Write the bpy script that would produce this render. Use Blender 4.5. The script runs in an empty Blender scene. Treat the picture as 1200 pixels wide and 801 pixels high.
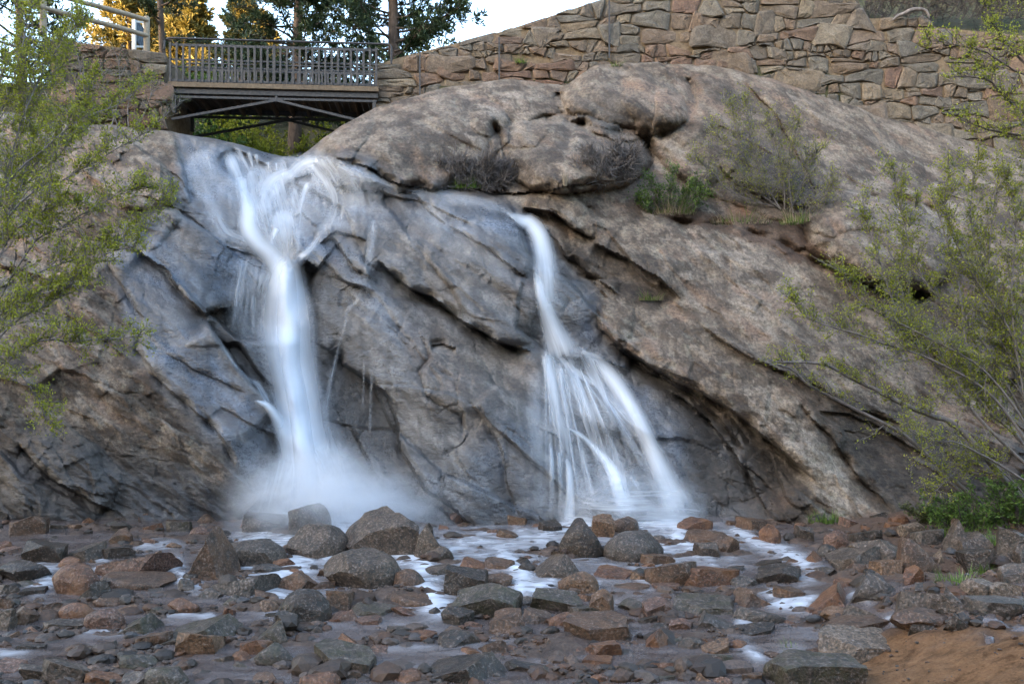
import bpy, bmesh, math, random
import numpy as np
from mathutils import Vector, Matrix, Euler

# ---------------------------------------------------------------- camera, sky, sun, exposure
scene = bpy.context.scene
FPX, HY, CZ = 1040.0, 470.0, 2.6            # focal length and horizon row of the 1200 px wide photograph, eye height
cam_data = bpy.data.cameras.new('camera')
cam = bpy.data.objects.new('camera', cam_data)
scene.collection.objects.link(cam)
cam.location = (0, 0, CZ)
cam.rotation_euler = (math.radians(90), 0, 0)
cam_data.sensor_width = 36.0
cam_data.lens = 36.0 * FPX / 1200.0
cam_data.shift_y = (HY - 400.5) / 1200.0
cam_data.clip_start, cam_data.clip_end = 0.1, 2000.0
scene.camera = cam

SUN_ELEV, SUN_AZ = math.radians(13), math.radians(230)     # azimuth clockwise from +Y: low, from the left and a little behind the camera
world = bpy.data.worlds.new('World'); scene.world = world; world.use_nodes = True
wn = world.node_tree.nodes; wl = world.node_tree.links; wn.clear()
sky = wn.new('ShaderNodeTexSky'); sky.sky_type = 'NISHITA'; sky.sun_disc = False
sky.sun_elevation = SUN_ELEV; sky.sun_rotation = SUN_AZ
sky.air_density = 1.0; sky.dust_density = 2.2; sky.ozone_density = 1.0
bg = wn.new('ShaderNodeBackground'); bg.inputs['Strength'].default_value = 0.15
wo = wn.new('ShaderNodeOutputWorld')
wl.new(sky.outputs[0], bg.inputs[0]); wl.new(bg.outputs[0], wo.inputs[0])

sun_data = bpy.data.lights.new('sun', 'SUN'); sun_data.energy = 5.0; sun_data.angle = math.radians(0.5)
sun_data.color = (1.0, 0.60, 0.27)
sun = bpy.data.objects.new('sun', sun_data); scene.collection.objects.link(sun)
sdir = Vector((math.sin(SUN_AZ) * math.cos(SUN_ELEV), math.cos(SUN_AZ) * math.cos(SUN_ELEV), math.sin(SUN_ELEV)))
sun.rotation_euler = sdir.to_track_quat('Z', 'Y').to_euler()
sun.location = (0, -20, 40)

scene.view_settings.view_transform = 'Standard'
scene.view_settings.look = 'None'
scene.view_settings.exposure = 3.35
scene.view_settings.gamma = 1.0
scene.view_settings.use_curve_mapping = False
scene.render.engine = 'CYCLES'
scene.cycles.max_bounces = 8; scene.cycles.diffuse_bounces = 3; scene.cycles.glossy_bounces = 3
scene.cycles.transparent_max_bounces = 24; scene.cycles.transmission_bounces = 4; scene.cycles.volume_bounces = 3
scene.cycles.use_denoising = True
scene.cycles.volume_step_rate = 2.0

# ---------------------------------------------------------------- helpers
COL = scene.collection
rng = np.random.default_rng(7)
random.seed(7)

def U(px, py, Y):
    """photograph pixel + distance -> world point"""
    return ((px - 600.0) / FPX * Y, Y, CZ + (HY - py) / FPX * Y)

def px_of(X, Y, Z):
    return 600.0 + X / Y * FPX, HY - (Z - CZ) / Y * FPX

def link_mesh(name, verts, faces, mat=None, parent=None, smooth=True):
    me = bpy.data.meshes.new(name)
    verts = np.asarray(verts, dtype=np.float32)
    if isinstance(faces, np.ndarray):
        n = faces.shape[1]
        me.vertices.add(len(verts)); me.vertices.foreach_set('co', verts.ravel())
        me.loops.add(faces.size); me.loops.foreach_set('vertex_index', faces.ravel().astype(np.int32))
        me.polygons.add(len(faces))
        me.polygons.foreach_set('loop_start', np.arange(0, faces.size, n, dtype=np.int32))
        me.polygons.foreach_set('loop_total', np.full(len(faces), n, dtype=np.int32))
        me.update(calc_edges=True)
    else:
        me.from_pydata([tuple(v) for v in verts], [], faces)
        me.update()
    me.polygons.foreach_set('use_smooth', np.full(len(me.polygons), smooth, dtype=bool))
    if mat: me.materials.append(mat)
    ob = bpy.data.objects.new(name, me); COL.objects.link(ob)
    if parent is not None: ob.parent = parent
    return ob

def empty(name, loc=(0, 0, 0)):
    o = bpy.data.objects.new(name, None); o.location = loc; COL.objects.link(o); o.empty_display_size = 0.1
    return o

def tag(o, label=None, cat=None, group=None, kind=None):
    if label: o['label'] = label
    if cat: o['category'] = cat
    if group: o['group'] = group
    if kind: o['kind'] = kind
    return o

def set_attr(ob, name, data):
    a = ob.data.attributes.new(name, 'FLOAT', 'POINT')
    a.data.foreach_set('value', np.asarray(data, dtype=np.float32).ravel())

def set_col(ob, name, r, g, b):
    a = ob.data.attributes.new(name, 'FLOAT_COLOR', 'POINT')
    d = np.ones((len(ob.data.vertices), 4), dtype=np.float32)
    d[:, 0] = np.ravel(r); d[:, 1] = np.ravel(g); d[:, 2] = np.ravel(b)
    a.data.foreach_set('color', d.ravel())

# noise
def _hash(ix, iy, iz, seed):
    h = (ix.astype(np.uint32) * np.uint32(374761393) + iy.astype(np.uint32) * np.uint32(668265263)
         + iz.astype(np.uint32) * np.uint32(2147483647) + np.uint32(seed * 974711 % 4294967291))
    h = (h ^ (h >> np.uint32(13))) * np.uint32(1274126177)
    h = (h ^ (h >> np.uint32(16))) * np.uint32(2246822519)
    return h ^ (h >> np.uint32(15))

def perlin(x, y, z, seed=0):
    x0, y0, z0 = np.floor(x), np.floor(y), np.floor(z)
    fx, fy, fz = x - x0, y - y0, z - z0
    ix, iy, iz = x0.astype(np.int64), y0.astype(np.int64), z0.astype(np.int64)
    u, v, w = (t * t * t * (t * (t * 6 - 15) + 10) for t in (fx, fy, fz))
    out = 0
    for dx in (0, 1):
        for dy in (0, 1):
            for dz in (0, 1):
                h = _hash(ix + dx, iy + dy, iz + dz, seed)
                gx = ((h & np.uint32(1023)).astype(np.float64) / 511.5 - 1)
                gy = (((h >> np.uint32(10)) & np.uint32(1023)).astype(np.float64) / 511.5 - 1)
                gz = (((h >> np.uint32(20)) & np.uint32(1023)).astype(np.float64) / 511.5 - 1)
                d = gx * (fx - dx) + gy * (fy - dy) + gz * (fz - dz)
                out = out + d * (u if dx else 1 - u) * (v if dy else 1 - v) * (w if dz else 1 - w)
    return out

def fbm(x, y, z, octs=5, seed=0, gain=0.5, lac=2.03, ridged=False):
    a, f, s = 1.0, 1.0, 0
    for o in range(octs):
        n = perlin(x * f + 17.3 * o, y * f - 9.1 * o, z * f + 3.7 * o, seed + o)
        s = s + a * ((0.4 - np.abs(n)) if ridged else n)
        a *= gain; f *= lac
    return s

def sstep(a, b, x):
    t = np.clip((x - a) / (b - a), 0, 1); return t * t * (3 - 2 * t)

def poly_sd(px, py, pts):
    """signed distance to a closed polygon (inside positive)"""
    pts = np.asarray(pts, float); n = len(pts)
    d2 = np.full(px.shape, 1e12); inside = np.zeros(px.shape, bool)
    for i in range(n):
        ax, ay = pts[i]; bx, by = pts[(i + 1) % n]
        ex, ey = bx - ax, by - ay
        t = np.clip(((px - ax) * ex + (py - ay) * ey) / (ex * ex + ey * ey + 1e-9), 0, 1)
        d2 = np.minimum(d2, (px - ax - t * ex) ** 2 + (py - ay - t * ey) ** 2)
        c = ((ay > py) != (by > py)) & (px < (bx - ax) * (py - ay) / (by - ay + 1e-12) + ax)
        inside ^= c
    return np.where(inside, 1, -1) * np.sqrt(d2)

def mask(px, py, pts, soft=20):
    return sstep(-soft, soft, poly_sd(px, py, pts))

def line_sd(px, py, pts):
    """signed distance (positive above the line when it runs left to right) and 0..1 position along a polyline"""
    pts = np.asarray(pts, float)
    seg = np.hypot(*(pts[1:] - pts[:-1]).T); cum = np.concatenate([[0], np.cumsum(seg)])
    best = np.full(px.shape, 1e12); sgn = np.ones(px.shape); tt = np.zeros(px.shape)
    for i in range(len(pts) - 1):
        ax, ay = pts[i]; bx, by = pts[i + 1]; ex, ey = bx - ax, by - ay
        t0 = ((px - ax) * ex + (py - ay) * ey) / (ex * ex + ey * ey + 1e-9); t = np.clip(t0, 0, 1)
        d = (px - ax - t * ex) ** 2 + (py - ay - t * ey) ** 2
        m = d < best
        best = np.where(m, d, best)
        sgn = np.where(m, np.where(ex * (py - ay) - ey * (px - ax) > 0, -1, 1), sgn)
        tt = np.where(m, (cum[i] + t * seg[i]) / cum[-1], tt)
    return np.sqrt(best) * sgn, tt

# ---------------------------------------------------------------- node material helpers
class NT:
    def __init__(self, name):
        self.m = bpy.data.materials.new(name); self.m.use_nodes = True
        self.t = self.m.node_tree; self.t.nodes.clear()
        self.out = self.t.nodes.new('ShaderNodeOutputMaterial')
    def n(self, typ, **kw):
        nd = self.t.nodes.new(typ)
        for k, v in kw.items():
            if k.startswith('i_'):
                key = k[2:]
                key = int(key) if key.isdigit() else key.replace('_', ' ')
                self.set(nd.inputs[key], v)
            else: setattr(nd, k, v)
        return nd
    def set(self, sock, v):
        if hasattr(v, 'links') or isinstance(v, bpy.types.NodeSocket): self.t.links.new(v, sock)
        else: sock.default_value = v
    def noise(self, vec, scale, detail=5, rough=0.55, dist=0.0):
        nd = self.n('ShaderNodeTexNoise'); self.set(nd.inputs['Vector'], vec)
        nd.inputs['Scale'].default_value = scale; nd.inputs['Detail'].default_value = detail
        nd.inputs['Roughness'].default_value = rough; nd.inputs['Distortion'].default_value = dist
        return nd.outputs['Fac']
    def ramp(self, fac, stops):
        nd = self.n('ShaderNodeValToRGB'); self.set(nd.inputs[0], fac)
        e = nd.color_ramp.elements
        while len(e) < len(stops): e.new(0.5)
        for el, (p, c) in zip(e, stops):
            el.position = p; el.color = (c, c, c, 1) if isinstance(c, (int, float)) else (*c, 1)
        return nd.outputs[0]
    def mix(self, fac, a, b, mode='MIX'):
        nd = self.n('ShaderNodeMix', data_type='RGBA', blend_type=mode)
        self.set(nd.inputs[0], fac)
        for s, v in ((nd.inputs[6], a), (nd.inputs[7], b)):
            self.set(s, (*v, 1) if isinstance(v, tuple) and len(v) == 3 else v)
        return nd.outputs[2]
    def math(self, op, a, b=None, clamp=False):
        nd = self.n('ShaderNodeMath', operation=op, use_clamp=clamp); self.set(nd.inputs[0], a)
        if b is not None: self.set(nd.inputs[1], b)
        return nd.outputs[0]
    def attr(self, name, out='Fac'):
        return self.n('ShaderNodeAttribute', attribute_name=name).outputs[out]
    def pos(self, scale=(1, 1, 1), rot=(0, 0, 0), obj=False):
        v = self.n('ShaderNodeTexCoord').outputs['Object'] if obj else self.n('ShaderNodeNewGeometry').outputs['Position']
        if scale == (1, 1, 1) and rot == (0, 0, 0): return v
        mp = self.n('ShaderNodeMapping'); self.set(mp.inputs[0], v)
        mp.inputs['Rotation'].default_value = rot; mp.inputs['Scale'].default_value = scale
        return mp.outputs[0]
    def bump(self, h, strength, dist, normal=None):
        nd = self.n('ShaderNodeBump'); self.set(nd.inputs['Height'], h)
        nd.inputs['Strength'].default_value = strength; nd.inputs['Distance'].default_value = dist
        if normal is not None: self.set(nd.inputs['Normal'], normal)
        return nd.outputs[0]
    def bsdf(self, color, rough=0.8, normal=None, spec=0.5, **kw):
        b = self.n('ShaderNodeBsdfPrincipled')
        self.set(b.inputs['Base Color'], (*color, 1) if isinstance(color, tuple) and len(color) == 3 else color)
        self.set(b.inputs['Roughness'], rough); self.set(b.inputs['Specular IOR Level'], spec)
        if normal is not None: self.set(b.inputs['Normal'], normal)
        for k, v in kw.items(): self.set(b.inputs[k.replace('_', ' ')], v)
        self.t.links.new(b.outputs[0], self.out.inputs[0])
        return b
# ---------------------------------------------------------------- rock materials
def make_cliff_mat():
    g = NT('granite_cliff')
    wet, rgh = g.attr('wet'), g.attr('rgh')
    p = g.pos()
    dip = g.pos(scale=(0.55, 0.8, 1.9), rot=(0, math.radians(-38), 0))
    fine = g.noise(p, 15, 4, 0.78); med = g.noise(dip, 6.5, 4, 0.7, 0.35)
    col = g.attr('col', 'Color')
    dryk = g.math('SUBTRACT', 1.0, g.math('MULTIPLY', wet, 0.40))
    col = g.mix(g.math('MULTIPLY', g.ramp(fine, [(0.34, .72), (0.52, 0)]), dryk), col, g.mix(.72, col, (0.02, 0.018, 0.016)))
    col = g.mix(g.math('MULTIPLY', g.ramp(fine, [(0.50, 0), (0.68, 1.0)]), dryk), col, g.mix(1.0, col, (1.42, 1.40, 1.36), 'MULTIPLY'))
    col = g.mix(g.math('MULTIPLY', g.ramp(med, [(0.30, .6), (0.47, 0)]), dryk), col, g.mix(.6, col, (0.03, 0.027, 0.025)))
    h = g.bump(med, 0.55, 0.09); h = g.bump(fine, 0.8, 0.035, h)
    g.bsdf(col, g.math('ADD', rgh, g.math('MULTIPLY', g.math('SUBTRACT', fine, .5), .3)), h, g.math('ADD', .35, g.math('MULTIPLY', wet, .5)))
    return g.m
M_CLIFF = make_cliff_mat()

# ---------------------------------------------------------------- the cliff: base distances, ledges, domes
CTRL = [(-100,640,17.9),(0,610,18.5),(100,610,18.5),(200,608,18.7),(-100,450,18.6),(0,450,19.0),(100,470,18.9),(0,330,19.7),(-100,250,20.6),(60,330,19.6),
 (140,330,19.8),(0,200,21.6),(60,160,22.4),(130,210,21.3),(200,160,22.5),(130,155,22.6),(200,250,20.8),
 (200,480,18.9),(270,560,18.7),(180,340,19.8),(250,300,20.4),(230,400,19.4),(300,520,18.9),(250,200,21.7),(272,168,22.4),(250,605,18.9),
 (300,230,21.6),(330,186,22.5),(330,280,20.9),(340,330,20.75),(340,400,20.4),(350,500,19.8),(360,600,19.3),(300,400,20.2),(300,350,20.5),
 (400,184,22.2),(400,250,20.9),(420,320,19.95),(425,400,19.6),(430,480,19.75),(440,560,19.3),(450,615,18.8),(390,420,20.0),
 (470,222,21.4),(500,260,20.6),(500,350,19.75),(550,450,19.0),(520,560,18.5),(600,612,18.35),(600,500,18.9),(600,350,19.75),(580,260,20.7),(540,625,18.0),
 (640,300,20.3),(655,420,19.7),(700,520,19.1),(720,612,18.7),(800,610,18.75),(780,500,19.2),(720,440,19.65),(690,340,20.2),
 (750,300,20.5),(850,330,20.3),(900,420,19.3),(950,520,18.6),(1000,612,18.2),(1100,612,18.2),(1050,450,19.6),(1150,450,19.8),(1100,350,21.0),(1200,610,18.1),
 (1300,400,20.5),(1300,600,18.0),(880,600,18.8),(880,520,19.1),(830,440,19.3),(1020,540,18.9),
 (650,228,21.2),(800,246,21.4),(900,275,21.2),(1000,320,20.9),(470,200,22.0),(450,150,22.9),(560,212,21.9),(560,120,23.4),(620,215,21.8),(640,120,23.6),
 (720,200,22.2),(750,120,23.7),(850,150,23.6),(850,220,22.2),(950,200,22.9),(1000,150,23.9),(1000,260,21.7),(1100,260,22.0),(1100,175,23.8),(1200,210,23.3),(1300,250,22.5),
 (440,130,24.2),(700,78,24.3),(900,95,24.3),(1100,160,24.1),(1300,220,23.8),(380,165,23.0)]
TOP = [(-120,112),(0,130),(60,142),(130,147),(165,151),(200,154),(240,161),(272,167),(300,175),(330,183),(350,185),(362,176),(380,160),(400,148),(425,134),(440,126),
 (520,103),(600,92),(640,98),(662,100),(700,74),(760,72),(830,74),(900,90),(960,112),(1030,132),(1100,152),(1200,186),(1320,215)]
def rbf_fit(c):
    c = np.asarray(c, float); P = c[:, :2] / 100.0; n = len(c)
    d = np.linalg.norm(P[:, None] - P[None], axis=2)
    K = np.where(d > 0, d * d * np.log(d + 1e-9), 0) + np.eye(n) * 0.02
    A = np.zeros((n + 3, n + 3)); A[:n, :n] = K; A[:n, n] = 1; A[:n, n+1:] = P; A[n, :n] = 1; A[n+1:, :n] = P.T
    w = np.linalg.solve(A, np.concatenate([c[:, 2], [0, 0, 0]]))
    def f(px, py):
        x, y = px / 100.0, py / 100.0; s = w[n] + w[n+1] * x + w[n+2] * y
        for i in range(n):
            r2 = (x - P[i, 0]) ** 2 + (y - P[i, 1]) ** 2
            s = s + w[i] * 0.5 * r2 * np.log(r2 + 1e-12)
        return s
    return f
base_depth = rbf_fit(CTRL)

# (points, push of the upper lip, its reach, set-back below, its reach, crack depth, crack half width)   pixels / metres
LEDGES = [
 ([(161,291),(195,317),(212,342),(240,368),(272,359)], .20, 40, .34, 22, .15, 4),
 ([(240,374),(262,407),(285,437),(311,467),(330,490)], -.30, 30, -.55, 40, .10, 3),
 ([(116,287),(142,332),(169,374),(161,407),(195,452),(255,505),(282,560)], .08, 30, .14, 40, .14, 4),
 ([(190,412),(225,430),(262,448),(290,464)], .04, 14, .07, 12, .08, 3),
 ([(20,515),(60,560),(100,585),(140,600)], .20, 40, .20, 30, .15, 4),
 ([(30,330),(110,390),(150,420)], .06, 26, .08, 26, .08, 3),
 ([(340,305),(360,306),(377,318)], .30, 26, .8, 60, .1, 4),
 ([(352,310),(356,380),(352,460),(360,520)], 0, 20, 0, 20, .35, 12),
 ([(442,302),(474,332),(507,349),(530,366),(560,385),(590,400),(626,412)], .26, 46, .52, 30, .30, 5),
 ([(526,261),(549,276),(590,305),(624,327)], .10, 24, .16, 22, .14, 3),
 ([(480,222),(500,240),(526,261)], .10, 30, .10, 20, .10, 3),
 ([(503,405),(519,403),(536,409)], .06, 10, .18, 8, .30, 5),
 ([(526,374),(492,389),(504,419),(489,437),(500,464),(541,486),(545,520)], .03, 12, .05, 10, .12, 3),
 ([(402,395),(404,426),(451,458),(466,494),(472,527),(488,556),(504,576),(537,598),(562,624)], .22, 40, .55, 40, .14, 4),
 ([(380,262),(398,290),(420,318),(446,330)], .10, 18, .20, 16, .15, 3),
 ([(375,285),(392,268),(430,280)], .12, 16, .16, 14, .1, 3),
 ([(610,245),(648,248),(672,268),(700,282)], .30, 30, .40, 24, .15, 4),
 ([(635,262),(665,302),(702,325),(729,347)], .14, 20, .22, 18, .22, 4),
 ([(668,300),(700,330),(716,352)], .10, 10, .12, 10, .18, 3),
 ([(690,282),(735,302),(775,325),(800,352)], .22, 26, .30, 24, .08, 5),
 ([(702,360),(704,385),(740,411),(777,437),(830,464),(874,490),(912,520),(960,570)], .28, 36, .50, 46, .26, 4.5),
 ([(716,398),(760,434),(810,462),(850,496),(880,530)], .12, 14, .20, 22, .20, 4),
 ([(780,455),(830,490),(860,525),(882,570),(905,610)], .14, 18, .16, 20, .16, 4),
 ([(820,380),(880,420),(930,440),(985,470),(1060,500)], .09, 34, .20, 34, .08, 4),
 ([(935,470),(975,510),(1010,560),(1045,600)], .05, 14, .16, 20, .16, 4),
 ([(955,480),(1000,485),(1040,510),(1100,540)], .08, 20, .14, 30, .08, 4),
 ([(745,243),(800,262),(860,266),(910,285),(960,312),(1010,335),(1100,355)], -.12, 26, -.25, 40, .35, 6),
 ([(960,300),(1000,322),(1040,330),(1100,345)], .35, 30, .45, 14, .35, 5),
 ([(372,180),(400,184),(430,196),(460,213),(485,219),(540,222),(600,225),(640,224),(668,216),(742,210)], .25, 20, -.1, 30, .35, 5),
 ([(572,140),(586,165),(592,190),(606,216)], -.10, 14, -.10, 14, .5, 6),
 ([(592,150),(640,141),(700,150),(750,160),(768,188),(748,212)], .10, 20, -.12, 16, .5, 6),
 ([(800,82),(818,118),(803,150),(766,166)], .05, 20, .10, 20, .42, 6),
 ([(942,305),(948,266),(985,240),(1040,230),(1110,246)], .05, 20, -.15, 20, .30, 5),
 ([(840,190),(880,225),(930,240),(960,238)], .10, 30, .2, 20, .25, 5),
 ([(652,104),(664,128),(690,148)], .12, 30, .2, 20, .45, 6),
 ([(870,90),(905,130),(935,180),(960,235)], .08, 40, .08, 40, .12, 4),
 ([(1010,130),(1030,160),(1045,190)], .03, 20, .05, 20, .10, 4),
 ([(640,415),(670,418),(705,420),(740,436)], .20, 40, .20, 30, .02, 4),
 ([(640,505),(668,520),(700,500),(735,540)], .10, 20, .15, 26, .04, 4),
 ([(560,470),(585,520),(600,570),(612,612)], .05, 40, .10, 40, .08, 5),
 ([(215,245),(255,285),(300,300)], .04, 24, .06, 20, .04, 4),
 ([(205,160),(218,200),(225,240)], -.10, 16, -.16, 30, .06, 4),
 ([(340,255),(352,250),(372,268)], .12, 14, .12, 12, .02, 3),
 ([(290,205),(320,212),(352,205),(380,200)], .12, 14, .12, 14, .02, 3),
 ([(1050,380),(1110,420),(1180,440),(1250,470)], .2, 40, .3, 40, .15, 5),
]
DOMES = [(484,166,114,58,-8,1.1),(668,184,94,44,4,1.25),(725,120,76,44,6,1.0),(905,165,190,88,22,.55),(1035,285,95,52,12,1.25),(718,376,20,24,-20,.22),
 (150,215,80,80,10,.35),(60,560,75,55,20,.35),(580,330,90,60,30,.20),(822,150,62,62,15,.45),(395,155,45,34,-35,.40),(610,135,60,36,-5,.35)]

def facets(px, py, ang, la, lb, seed, sharp=26.0):
    c, s = math.cos(ang), math.sin(ang)
    a = (px * c + py * s) / la; b = (-px * s + py * c) / lb
    ia, ib = np.floor(a), np.floor(b); num = 0; den = 0; d1 = np.full(px.shape, 9.0); d2 = np.full(px.shape, 9.0)
    for da in (-1, 0, 1):
        for db in (-1, 0, 1):
            ca, cb = ia + da, ib + db
            h = _hash(ca.astype(np.int64), cb.astype(np.int64), np.zeros_like(ca).astype(np.int64), seed)
            ja = ca + ((h & np.uint32(255)) / 255.0); jb = cb + (((h >> np.uint32(8)) & np.uint32(255)) / 255.0)
            ga = ((h >> np.uint32(16)) & np.uint32(255)) / 127.5 - 1; gb = ((h >> np.uint32(24)) & np.uint32(255)) / 127.5 - 1
            r = np.sqrt((a - ja) ** 2 + (b - jb) ** 2)
            w = np.exp(-sharp * 3.0 * r)
            num = num + w * (ga * (a - ja) + gb * (b - jb) + 0.4 * (ga * gb)); den = den + w
            nd1 = np.minimum(d1, r); d2 = np.where(r < d1, d1, np.minimum(d2, r)); d1 = nd1
    return num / (den + 1e-30), d2 - d1

ZONE_SMOOTH = [(368,174),(400,142),(460,110),(640,80),(900,70),(1120,150),(1300,200),(1300,330),(1040,340),(900,280),(740,240),(668,214),(640,224),(540,221),(485,216),(460,209),(430,192),(400,180)]
SLAB_R = [(700,235),(760,250),(900,285),(1000,330),(1100,350),(1160,420),(1100,600),(980,615),(900,520),(830,460),(760,400),(735,340)]
def depth(px, py, detail=True):
    wx = fbm(px / 60, py / 60, 0 * px, 4, 11) * 6; wy = fbm(px / 60, py / 60, 0 * px + 5, 4, 23) * 6
    d = base_depth(px, py)
    qx, qy = px + wx, py + wy
    for cx, cy, rx, ry, rot, amp in DOMES:
        r = math.radians(rot); c, s = math.cos(r), math.sin(r)
        u = ((qx + 2 * wx - cx) * c + (qy + 2 * wy - cy) * s) / rx; v = (-(qx + 2 * wx - cx) * s + (qy + 2 * wy - cy) * c) / ry
        d = d - amp * np.clip(1 - u * u - v * v, 0, 1) ** 0.6
    for pts, up, wu, dn, wd, cd, cw in LEDGES:
        sd, t = line_sd(qx, qy, pts)
        e = sstep(0, 0.12, t) * sstep(1, 0.88, t)
        far = np.abs(sd)
        d = d + e * np.where(sd > 0, -up * np.exp(-far / wu), dn * np.exp(-far / wd) * (1 - np.exp(-far / 1.2)))
        d = d + e * cd * np.exp(-(sd / cw) ** 2) * (0.55 + 0.45 * np.sin(px * 0.13 + py * 0.09))
    sm = mask(px, py, ZONE_SMOOTH, 25); sr = mask(px, py, SLAB_R, 20)
    rl = mask(px, py, [(-120,330),(100,330),(190,440),(270,540),(290,620),(-120,640)], 30)
    sl = mask(px, py, [(105,270),(170,250),(240,300),(250,370),(310,470),(330,600),(280,600),(190,460),(150,380)], 18)
    k = (1 - 0.75 * np.maximum(sm, sr * 0.75)) * (1 - .5 * rl) * (1 - .6 * sl)
    f1, e1 = facets(qx, qy, math.radians(36), 150, 62, 3)
    f2, e2 = facets(qx + wy, qy - wx, math.radians(40), 58, 24, 5)
    f3, e3 = facets(qx - wy, qy + wx, math.radians(30), 24, 11, 8)
    f4, e4 = facets(qx + .4 * wy, qy - .4 * wx, math.radians(-52), 90, 34, 14)
    wz_ = mask(px, py, [(208,158),(400,180),(480,220),(600,232),(640,262),(705,400),(870,520),(905,660),(290,660),(190,455),(125,300),(210,250)], 20)
    d = d + k * (0.42 * f1 + (0.13 - .09 * wz_) * f2 + (0.055 - .042 * wz_) * f3 + (0.08 - .06 * wz_) * f4)
    d = d + (.25 + .75 * k) * 0.04 * np.exp(-(e2 / 0.035) ** 2) * sstep(.12, .3, perlin(px / 55, py / 55, 0 * px + 3, 6)) + .03 * k * np.exp(-(e4 / .03) ** 2) * sstep(.15, .3, perlin(px / 70, py / 70, 0 * px + 8, 9))
    d = d + k * 0.05 * np.exp(-(e1 / 0.05) ** 2) * (perlin(px / 40, py / 40, 0 * px, 4) > 0.0)
    X, Z = (px - 600) / FPX * d, CZ + (HY - py) / FPX * d
    ca, sa = math.cos(math.radians(-38)), math.sin(math.radians(-38))
    A = X * ca + Z * sa; B = -X * sa + Z * ca
    d = d + 0.20 * fbm(X * .45, d * .45, Z * .45, 3, 31) * (0.5 + 0.5 * k)
    d = d + (0.05 + (0.07 - .06 * wz_) * k) * fbm(A * .8, d * 1.0, B * 2.6, 6, 41, 0.55)
    d = d + k * (1 - .85 * wz_) * 0.045 * fbm(A * 2.2, d * 2, B * 7, 4, 47, 0.55, ridged=True)
    # rough flaked rock low on the left
    d = d + rl * 0.06 * fbm(A * 1.4, d * 1.4, B * 5, 5, 53, 0.6)
    return d

CLIFF_STEP = 1.7
cx = np.arange(-120, 1320 + .1, CLIFF_STEP); NR = 330
tp = np.array(TOP, float); topy = np.interp(cx, tp[:, 0], tp[:, 1]) + 2.0 * fbm(cx / 30, 0 * cx, 0 * cx, 4, 77)
v = np.linspace(0, 1, NR)[:, None]
PX = np.repeat(cx[None], NR, 0); PY = topy[None] * (1 - v) + 668 * v
DD = depth(PX, PY)
# round the crest over and run the rock on behind it
crest = np.clip((PY - topy[None]) / 26.0, 0, 1)
DD = DD + 0.55 * (1 - np.sqrt(1 - (1 - crest) ** 2))
V = np.stack(U(PX, PY, DD), -1)
flap = []
for k, (dy, dz) in enumerate([(6.0, -0.5), (3.2, -0.3), (1.6, -0.18), (0.8, -0.10), (0.35, -0.03)]):
    r = V[0].copy(); r[:, 1] += dy; r[:, 0] *= (r[:, 1] / V[0][:, 1]); r[:, 2] += dz; flap.append(r)
VV = np.concatenate([np.stack(flap), V]); nr, nc = VV.shape[:2]
idx = np.arange(nr * nc).reshape(nr, nc)
F = np.stack([idx[:-1, :-1], idx[1:, :-1], idx[1:, 1:], idx[:-1, 1:]], -1).reshape(-1, 4)
cliff = link_mesh('cliff', VV.reshape(-1, 3), F, M_CLIFF); cliff.data.set_sharp_from_angle(angle=math.radians(38))
tag(cliff, 'grey granite cliff face with diagonal cracks, wet between the two falls', kind='structure')
PXF = np.concatenate([np.repeat(PX[:1], 5, 0), PX]); PYF = np.concatenate([np.repeat(PY[:1], 5, 0), PY])
nx = fbm(PXF / 45, PYF / 45, 0 * PXF, 4, 91) * 15; ny = fbm(PXF / 45, PYF / 45, 0 * PXF + 9, 4, 93) * 15
QX, QY = PXF + nx, PYF + ny
WET = [(208,158),(400,180),(480,220),(600,232),(640,262),(690,350),(705,400),(780,450),(870,520),(905,612),(900,660),(560,660),(400,660),(290,600),(270,545),(190,455),(160,400),(125,300),(150,265),(210,250)]
wet = mask(QX, QY, WET, 14)
wet = np.maximum(wet, 0.7 * mask(QX, QY, [(110,280),(135,270),(190,380),(260,500),(230,500),(160,410)], 10))
wet = np.maximum(wet, 0.55 * mask(QX, QY, [(-100,560),(60,520),(160,540),(270,560),(280,640),(-100,660)], 20))
wet *= 1 - 0.55 * mask(QX, QY, [(470,350),(560,400),(640,420),(620,470),(560,520),(500,480),(470,420)], 16)
wet *= 1 - 0.4 * mask(QX, QY, [(420,240),(640,300),(620,400),(450,300)], 16)
tanm = np.maximum.reduce([mask(QX, QY, [(40,140),(190,150),(215,180),(215,240),(150,300),(120,330),(60,320),(0,330),(-60,250)], 18),
                          0.75 * mask(QX, QY, ZONE_SMOOTH, 18), mask(QX, QY, SLAB_R, 22),
                          0.5 * mask(QX, QY, [(500,350),(560,400),(640,420),(620,470),(560,500)], 22),
                          0.9 * mask(QX, QY, [(700,355),(735,360),(735,395),(705,390)], 8),
                          0.2 * mask(QX, QY, [(0,320),(120,330),(190,440),(270,540),(100,590),(-100,590),(-100,330)], 25)])
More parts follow.
